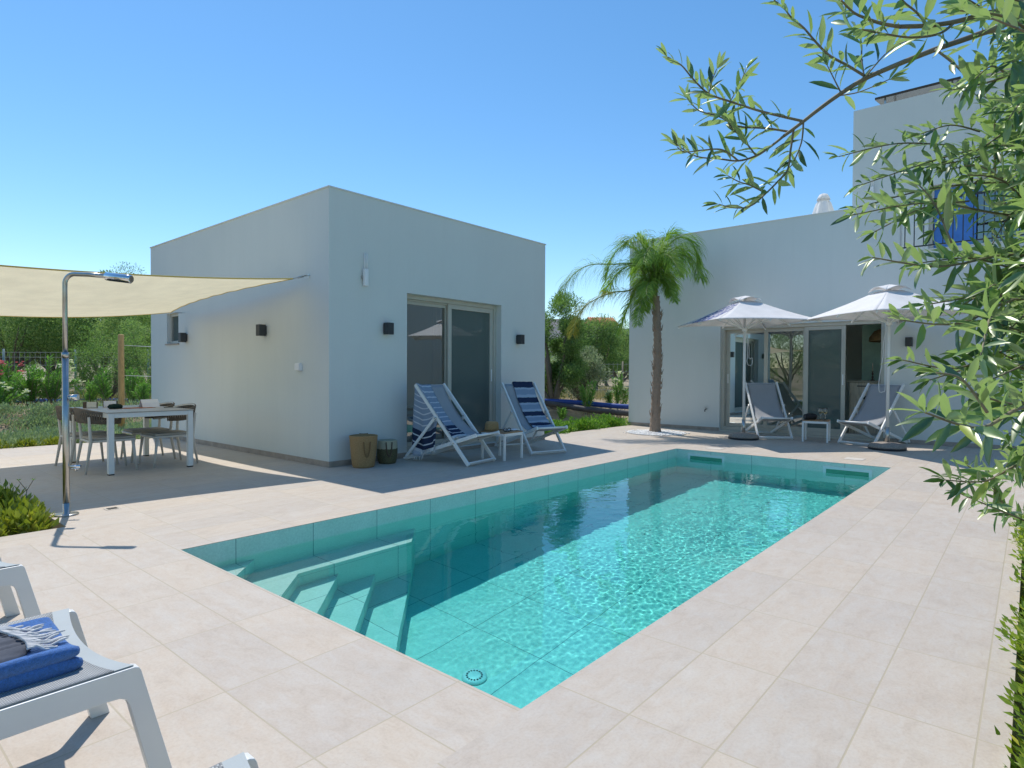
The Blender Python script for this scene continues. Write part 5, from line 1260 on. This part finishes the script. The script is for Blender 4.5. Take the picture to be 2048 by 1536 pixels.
while len(S) < 170:
    x, y = g.uniform(-1.5, 7), g.uniform(13.6, 24)
    if noise.noise((x*.6, y*.6, 9)) > .0: S.append((x, y, ground_z(x, y)))
while len(S) < 430:
    p = spot(g.uniform(.0, .3), g.uniform(15, 32))
    S.append((p.x, p.y, ground_z(p.x, p.y)))
low_plants('dry_grass', None, S, M['dry_grass'], 16000, 411, .13, .10, 'stuff', wide=.10, up_=1.4, rad=.4)
# yellow green border plants along the terrace edge, far left
for i, (x, y, n, lb) in enumerate(((1.78, 11.02, 700, 'small yellow green plant at the terrace edge, leftmost behind the dining corner'), (2.18, 11.05, 900, 'yellow green plant at the terrace edge just left of the shower post'), (2.5, 11.06, 800, 'yellow green plant at the terrace edge right behind the shower post'), (3.15, 11.06, 600, 'small yellow green plant at the terrace edge seen under the dining table'))):
    low_plants('border_plant', lb, [(x+g.uniform(-.09,.09), y+g.uniform(-.04,.06), -.06) for _ in range(9)], M['yellow_green'], n, 420+i, .045, .15, None, 'plant', 'yellow green border plants at the terrace edge', .45, .9, .13)
# planting bed beside the shower
sp_ = [(.98,5.30),(.72,5.25),(.52,5.45),(1.02,5.62),(.76,5.70),(.98,6.0),(.66,6.1),(1.0,6.38),(.75,6.5),(.42,5.9)]
for i, (x, y) in enumerate(sp_):
    low_plants('succulent', 'fleshy yellow green plant in the sunny bed beside the outdoor shower', [(x+g.uniform(-.09,.09), y+g.uniform(-.09,.09), -.06) for _ in range(6)], M['yellow_green'], 420, 440+i, .062, .17 if y < 5.9 else .22, None, 'plant', 'plants in the bed beside the shower', .5, .9, .12)
wd = thing('weed', 'thin dry weed with two forked tips rising from the bed by the shower', 'plant', (1.10, 5.75, -.08))
mb = MB(); mb.tube([(0,0,0),(.01,0,.2),(.015,0,.26)], .003, 5); mb.tube([(.015,0,.26),(-.03,.02,.34)], .0025, 5); mb.tube([(.015,0,.26),(.05,-.03,.34)], .0025, 5); mb.build('stem', M['bark'], wd)
leaf_obj('seed_head', [(-.03,.02,.34)]*6 + [(.05,-.03,.34)]*6, [(math.cos(k), math.sin(k), .6) for k in range(12)], .022, .008, M['olive_dark'], wd, DIAMOND, .2, 3)
# green border between the houses
for i in range(11):
    x = 8.15 + .31*i; y = 6.68 + .10*math.sin(i*1.7)
    low_plants('border_shrub', 'low bright green shrub along the paving between the two houses', [(x+g.uniform(-.15,.15), y+g.uniform(-.08,.3), -.06) for _ in range(9)], M['lush'], 1500, 460+i, .05, .24 + .05*math.sin(i*2.3), None, 'shrub', 'low green shrubs between the houses', .42, .8, .17)
# hedge along the near right edge of the terrace
for i in range(12):
    x = 1.9 + .36*i; y = -.165 - max(0, .055*(3.0-x)) + .02*math.sin(i*2.1)
    S = [(x+g.uniform(-.17,.17), y+g.uniform(-.15,.13), g.uniform(-.14,.10)) for _ in range(14)]
    low_plants('hedge_plant', 'small leaved yellow green hedge plant beyond the right edge of the paving', S, M['hedge'], 3000, 480+i, .034, .15, None, 'hedge plant', 'hedge plants along the right edge', .42, .6, .14)
# white pebbles round the palm
PXY = (10.22, 5.235)
mb = MB(); g = random.Random(9)
mb.add([(PXY[0]+.52*math.cos(2*PI*k/40)*(1+.04*math.sin(5*k)), PXY[1]+.50*math.sin(2*PI*k/40), .004) for k in range(40)], [tuple(range(40))])
for k in range(1500):
    a = g.uniform(0, 2*PI); r_ = .52*math.sqrt(g.random())*(1.03 if g.random() < .9 else 1.15); x, y, s_ = PXY[0]+r_*math.cos(a), PXY[1]+r_*math.sin(a), g.uniform(.010,.022)
    z = .004 + s_*.35 + .02*max(0, 1-r_/.5)
    mb.add([(x+s_,y,z),(x,y+s_*.8,z+s_*.1),(x-s_*.9,y,z),(x,y-s_*.9,z),(x+s_*.1,y,z+s_*.55),(x,y,z-s_*.5)], [(0,1,4),(1,2,4),(2,3,4),(3,0,4),(1,0,5),(2,1,5),(3,2,5),(0,3,5)], True)
struct(mb.build('pebbles', M['pebble']), 'stuff')

# ------------------------------------------------------------------ palm
pt = thing('palm_tree', 'young feather palm with drooping fronds in front of the big house', 'palm', (PXY[0], PXY[1], 0))
mb = MB(); prof = []; k = 0
N_ = 70; rows = []
for i in range(N_+1):
    z = 2.50*i/N_; r_ = .100 - .043*min(1, z/.5)**.7*.5 - .018*(z/2.2) + .015*abs(math.sin(i*1.15))**2 ; cx = .03*math.sin(z*1.5) - .035*z/2.2; cy = .02*math.sin(z*2.1+1); row = []
    for j in range(25):
        a = 2*PI*j/24; rr = r_*(1 + .07*noise.noise((math.cos(a)*2.2, math.sin(a)*2.2, z*3)) + .05*noise.noise((math.cos(a)*7, math.sin(a)*7, z*1.5))); row.append((cx+rr*math.cos(a), cy+rr*math.sin(a), z))
    rows.append(row)
mb.sheet(rows, True)
for k in range(60):  # torn leaf bases
    a = g.uniform(0, 2*PI); z = g.uniform(.3, 2.25); r_ = .10 - .02*z/2.2; cx = .03*math.sin(z*1.5) - .035*z/2.2; cy = .02*math.sin(z*2.1+1); p = Vector((cx+r_*math.cos(a)*.93, cy+r_*math.sin(a)*.93, z)); o = Vector((math.cos(a), math.sin(a), 0))
    mb.tube([p, p+o*.012+Vector((0,0,.05)), p+o*g.uniform(.015,.045)+Vector((0,0,g.uniform(.08,.13)))], [.011,.008,.002], 5)
mb.build('trunk', M['palm_trunk'], pt)
top = Vector((-.03, .0, 2.32)); S_ = .001514
def frond(path, depth, leaf, seed, ll=.36, dens=150, droop=1.0, base=(1352, 640)):
    """path: rachis offsets (right, up) in units of the measured drawing, depth in metres away from the viewer at its tip"""
    g = random.Random(seed); pts = []
    ctrl = [Vector((0,0,-.08))] + [Vector(((x-1397)*S_, 0, (1000-z)*S_ - .03)) for x, z in path]
    n = len(ctrl)
    for i in range(n): ctrl[i].y = depth*(i/(n-1))**1.2
    for i in range(n-1):
        for k in range(10):
            t = k/10; P0, P1, P2, P3 = ctrl[max(i-1,0)], ctrl[i], ctrl[i+1], ctrl[min(i+2,n-1)]
            c = .5*((2*P1)+(P2-P0)*t+(2*P0-5*P1+4*P2-P3)*t*t+(3*P1-P0-3*P2+P3)*t**3); pts.append(top + r0*c.x + f0*c.y + zz*c.z)
    c = ctrl[-1]; pts.append(top + r0*c.x + f0*c.y + zz*c.z); m_ = len(pts)
    mb = MB(); mb.tube(pts, [.016*(1-.85*i/(m_-1))+.0015 for i in range(m_)], 6, 0)
    for q in range(dens):
        u = .12 + .88*(q+.5)/dens; f = u*(m_-1); i = min(int(f), m_-2); p = pts[i].lerp(pts[i+1], f-i); t = (pts[i+1]-pts[i]).normalized(); sd = t.cross(zz)
        if sd.length < .05: sd = r0.copy()
        sd.normalize(); nr = sd.cross(t)
        env = (math.sin(PI*min(1, u*.85+.12))**.6)
        for s_ in (-1, 1):
            L_ = 1.2*ll*env*g.uniform(.65, 1.2); d = (sd*s_*g.uniform(.45,1) + t*g.uniform(.25,.95) + nr*g.uniform(-.35,.6)).normalized(); wd_ = .0050*g.uniform(.8,1.3); a = p.copy(); ln = []
            for k in range(5): ln.append(a.copy()); d = (d + Vector((0,0,-.27*droop*(k+1)/2.4))).normalized(); a = a + d*(L_/4)
            wv = d.cross(t);  wv = wv.normalized() if wv.length > .01 else sd
            b = mb.add([ln[0]-wv*wd_*.5, ln[0]+wv*wd_*.5, ln[1]-wv*wd_, ln[1]+wv*wd_, ln[2]-wv*wd_, ln[2]+wv*wd_, ln[3]-wv*wd_*.7, ln[3]+wv*wd_*.7, ln[4]], [(0,1,3,2),(2,3,5,4),(4,5,7,6),(6,7,8)], False, 1)
    return mb.build('frond', [M['palm_rachis'], leaf], pt)
M['palm_rachis'] = plain('green rachis', (.22,.28,.08), .5, 0, .15)
G_, Y_ = M['palm_leaf'], M['palm_gold']
FR = [([(1200,520),(1030,480),(850,490),(600,500),(420,590),(290,750),(240,900)], -.25, G_, .50, 1.5),
      ([(1220,720),(1060,800),(850,830),(640,920),(480,1040),(400,1200),(370,1330)], -.35, Y_, .36, 1.3),
      ([(1300,560),(1240,420),(1150,290),(1040,230),(930,300),(860,430),(820,600)], .25, G_, .44, 1.5),
      ([(1330,520),(1310,380),(1280,250),(1230,170),(1185,110)], .10, G_, .22, .35),
      ([(1390,520),(1450,380),(1540,240),(1660,160),(1780,200),(1850,330),(1870,480)], -.1, G_, .50, 1.7),
      ([(1400,520),(1490,420),(1600,300),(1720,240),(1790,360),(1800,540)], .35, G_, .46, 1.7),
      ([(1270,660),(1190,720),(1120,860),(1060,1020),(1010,1180),(985,1300)], .2, G_, .26, 1.1),
      ([(1300,700),(1240,800),(1190,940),(1150,1080),(1115,1230)], -.45, G_, .26, 1.0),
      ([(1350,560),(1330,400),(1260,330),(1180,420),(1130,560)], -.75, G_, .36, 1.25),
      ([(1370,560),(1400,430),(1450,420),(1500,520),(1530,680)], -.8, G_, .36, 1.25),
      ([(1350,560),(1340,430),(1300,400),(1270,480),(1260,640)], .85, G_, .34, 1.2),
      ([(1390,560),(1420,440),(1470,400),(1530,450),(1560,600)], .8, G_, .34, 1.2),
      ([(1250,560),(1130,470),(1000,520),(900,640),(860,760)], .55, G_, .42, 1.5),
      ([(1330,620),(1290,700),(1260,830),(1240,960),(1220,1050)], -.3, G_, .25, 1.1),
      ([(1400,640),(1450,660),(1500,740),(1530,850),(1545,950)], -.4, G_, .25, 1.1),
      ([(1360,540),(1365,420),(1350,300),(1330,190)], -.05, G_, .22, .4),
      ([(1390,600),(1480,560),(1570,590),(1630,690),(1655,790)], .5, G_, .30, 1.1),
      ([(1400,700),(1450,700),(1490,780),(1510,880)], -.35, G_, .24, 1.1), ([(1370,740),(1280,720),(1220,790),(1190,900)], -.6, G_, .28, 1.1),
      ([(1390,560),(1440,330),(1500,180),(1560,110),(1640,90)], .05, G_, .34, 1.0), ([(1350,540),(1260,350),(1160,220),(1090,190),(1010,250)], -.35, G_, .46, 1.5),
      ([(1410,600),(1520,470),(1640,400),(1750,440),(1810,560),(1830,690)], -.45, G_, .44, 1.6)]
for i, (pth, dep, lf, ll, dr_) in enumerate(FR): frond(pth, dep, lf, 600+i, ll, int(len(pth)*26), dr_)

# ------------------------------------------------------------------ olive tree at the right edge of the terrace
ot = thing('olive_tree', 'large leafy olive tree leaning in close from the right edge', 'tree', (0, 0, 0))
TB = Vector((2.45, -.42, -.12)); OP = []; OD = []; OL_ = []; tw_ = MB(); og = random.Random(21)
def cam_pt(u, v, d): return Vector((0,0,EYE)) + (fw + rt*((u-1024)/F_PX) - up*((v-768)/F_PX)) * d
mb = MB(); fork = Vector((2.20, -.36, 1.0)); mb.tube(gnarl(TB, fork, 8, .10, 77), [.13,.12,.105,.095,.09,.085,.08,.075,.07], 14)
LIMBS = [[fork, (2.05,-.18,1.45), (1.78,-.02,1.72), cam_pt(2150,-60,1.30)], [fork, (2.1,-.25,1.3), (1.95,-.20,1.5)], [fork, (2.3,-.25,1.3), (2.35,-.22,1.5)], [fork, (2.05,-.2,1.2), (1.75,-.02,1.3)], [fork, (2.0,-.3,1.5), (1.7,-.25,2.0)]]
for i, L_ in enumerate(LIMBS):
    pts = []
    for j in range(len(L_)-1): pts += gnarl(L_[j], L_[j+1], 4, .06, 80+i*4+j)[(0 if j == 0 else 1):]
    n = len(pts); mb.tube(pts, [.05-.037*k/(n-1) for k in range(n)], 10)
mb.build('trunk', M['bark'], ot)
def smooth(pts, k=6):
    pts = [Vector(p) for p in pts]; out = []
    for i in range(len(pts)-1):
        for q in range(k):
            t = q/k; P0, P1, P2, P3 = pts[max(i-1,0)], pts[i], pts[i+1], pts[min(i+2,len(pts)-1)]
            out.append(.5*((2*P1)+(P2-P0)*t+(2*P0-5*P1+4*P2-P3)*t*t+(3*P1-P0-3*P2+P3)*t**3))
    return out + [pts[-1]]
def sprig(pts, r_a, r_b, gap=.017, ll=.052, start=.1, spread=1.0):
    pts = smooth(pts); n = len(pts); tw_.tube(pts, [r_a+(r_b-r_a)*i/(n-1) for i in range(n)], 6)
    seg = [(pts[i+1]-pts[i]).length for i in range(n-1)]; tot = sum(seg); s_ = tot*start; k = 0
    while s_ < tot:
        a = s_; i = 0
        while i < n-2 and a > seg[i]: a -= seg[i]; i += 1
        p = pts[i].lerp(pts[i+1], min(1, a/max(seg[i],1e-6))); ax = (pts[i+1]-pts[i]).normalized(); an = k*1.57 + og.uniform(-.5,.5); ref = ax.cross(zz)
        if ref.length < .1: ref = ax.cross(Vector((1,0,0)))
        ref.normalize(); oth = ax.cross(ref)
        for sg in (0, PI):
            if og.random() < .12: continue
            sd = ref*math.cos(an+sg) + oth*math.sin(an+sg); OP.append(tuple(p)); OD.append(tuple(sd*og.uniform(.55,1.0)*spread + ax*og.uniform(.45,1.0) + Vector((0,0,og.uniform(-.1,.45))))); OL_.append(ll*1.08*og.uniform(.7,1.2)*(1-.35*(s_/tot)**4))
        s_ += gap*og.uniform(.8,1.3); k += 1
    for q in range(3): OP.append(tuple(pts[-1])); OD.append(tuple((pts[-1]-pts[-2]).normalized()+Vector((og.gauss(0,.3),og.gauss(0,.3),og.gauss(0,.3))))); OL_.append(ll*.7)
def z4(x, y): return (1240+x*.3945, y*.3945)
def path(ps, d0, d1): n = len(ps); return [cam_pt(*z4(*p), d0+(d1-d0)*i/(n-1)) for i, p in enumerate(ps)]
def bare(pts, ra, rb): pts = smooth(pts); n = len(pts); tw_.tube(pts, [ra+(rb-ra)*i/(n-1) for i in range(n)], 8)
bare([cam_pt(2150,-60,1.30)] + path([(2000,95),(1800,180),(1600,250),(1400,330),(1240,400),(1110,480),(1000,560),(930,615),(830,690)], 1.27, 1.36), .0065, .0035)
sprig(path([(830,690),(760,745),(690,790),(600,815),(500,805),(380,790),(270,720)], 1.36, 1.42), .003, .0012)
sprig(path([(600,815),(520,760),(430,760),(330,770),(290,745)], 1.38, 1.36), .002, .001, .016)
sprig(path([(930,615),(820,590),(700,560),(560,515),(450,475),(370,400),(310,330),(240,290)], 1.35, 1.30), .003, .0012)
sprig(path([(870,670),(740,650),(600,640),(500,590),(400,560),(340,500)], 1.36, 1.42), .0026, .001)
sprig(path([(450,475),(470,400),(490,350)], 1.31, 1.28), .0015, .001, .015)
sprig(path([(690,790),(620,700),(560,640),(540,560),(600,440),(640,350)], 1.37, 1.42), .002, .001)
sprig(path([(880,660),(865,760),(850,860),(800,920),(740,980),(670,1040),(590,1055),(500,1035)], 1.36, 1.31), .0028, .001)
sprig(path([(740,980),(660,940),(600,920),(545,890)], 1.33, 1.30), .0016, .001)
sprig(path([(930,620),(920,720),(880,820),(850,860)], 1.35, 1.36), .002, .001, .02)
sprig(path([(1240,385),(1150,330),(1060,280),(990,210),(930,140),(870,90),(830,40),(780,0)], 1.32, 1.26), .003, .0012, .017)
sprig(path([(1120,470),(1080,390),(1050,330)], 1.33, 1.30), .0018, .001, .02)
sprig(path([(1240,400),(1225,300),(1220,200),(1160,120),(1130,30)], 1.32, 1.38), .002, .001, .018)
sprig(path([(1240,395),(1330,290),(1400,230),(1450,210)], 1.31, 1.25), .0016, .001, .022)
sprig(path([(1110,485),(1200,470),(1280,440),(1370,400)], 1.34, 1.30), .0014, .001, .03)
# upper bough nearer the viewer
bare([cam_pt(2200,-60,1.0)] + path([(2048,20),(1870,65),(1700,110),(1560,130),(1420,135)], .98, .90), .005, .003)
sprig(path([(1420,135),(1330,120),(1240,90),(1180,60),(1120,0)], .90, .86), .0028, .0012, .016, .052)
sprig(path([(1560,130),(1500,60),(1440,10),(1400,-50)], .92, .88), .002, .001, .018, .052)
sprig(path([(1700,110),(1620,170),(1480,190),(1330,170),(1230,150)], .94, .88), .0022, .001, .017, .052)
sprig(path([(1870,65),(1800,20),(1720,-30)], .97, .93), .002, .001, .016, .052)
sprig(path([(1600,250),(1700,330),(1760,400),(1800,480)], 1.27, 1.18), .003, .001, .016)
# the leafy mass at the right: sprigs thrown out from limbs out of frame
TIPS = [(1715,415,1.15),(1722,370,1.2),(1880,330,1.15),(1745,515,.95),(1705,430,1.05),(1850,335,1.2),(1800,640,.9),(1805,720,1.05),(1905,180,.9),(1850,825,.62),(1915,985,1.25),(1850,610,.95),(1860,760,1.1),(1925,610,1.0),(1935,350,1.1),(1930,780,.75),(1890,960,1.0)]
for i, (u, v, d) in enumerate(TIPS):
    tip = cam_pt(u, v, d); bu = og.uniform(2120, 2260); bv = v + og.uniform(-150, 130) + (40 if v > 700 else 0); b = cam_pt(bu, bv, d + og.uniform(.0,.35)); m1 = b.lerp(tip,.35)+Vector((0,0,og.uniform(.0,.07))); m2 = b.lerp(tip,.7)+Vector((0,0,og.uniform(-.01,.06))); sprig([b, m1, m2, tip], .0032, .001, .0165, .054, .1)
    for _ in range(1):
        q_ = og.uniform(.35,.75); b2 = b.lerp(tip, q_)+Vector((0,0,.03)); t2 = b2 + (tip-b)*og.uniform(.18,.28) + Vector((og.gauss(0,.05),og.gauss(0,.05),og.gauss(.02,.06))); sprig([b2, b2.lerp(t2,.5)+Vector((0,0,.015)), t2], .0018, .001, .016, .05, .15)
for i in range(140):
    v = og.uniform(10, 940); edge = (1900 if v < 150 else 1960 if v < 330 else 1970 if v < 520 else 1935 if v < 820 else 1995) + 30*math.sin(v*.021) ; u = edge + og.random()**.8*330; d = og.uniform(.75, 1.55); tip = cam_pt(u, v, d); b = tip + rt*og.uniform(.22,.40) + f0*og.uniform(-.05,.28) + zz*og.uniform(-.10,.10)
    sprig([b, b.lerp(tip,.5)+Vector((0,0,og.uniform(.0,.05))), tip + zz*og.uniform(-.05,.02)], .0028, .001, .0175, .053, .05)
for i in range(60):
    v = og.uniform(-20, 930); u = og.uniform(1985, 2200); d = og.uniform(.9, 1.7); tip = cam_pt(u, v, d); b = tip + rt*og.uniform(.16,.30) + f0*og.uniform(-.05,.28) + zz*og.uniform(-.14,.10)
    sprig([b, b.lerp(tip,.5)+Vector((0,0,og.uniform(.0,.05))), tip + zz*og.uniform(-.05,.02)], .0028, .001, .0165, .050, .05)
tw_.build('branches', M['twig'], ot)
n = len(OP); L_ = np.array(OL_); leaf_obj('foliage', OP, OD, L_, L_*.225, M['olive'], ot, LANCE, .5, 77, True)
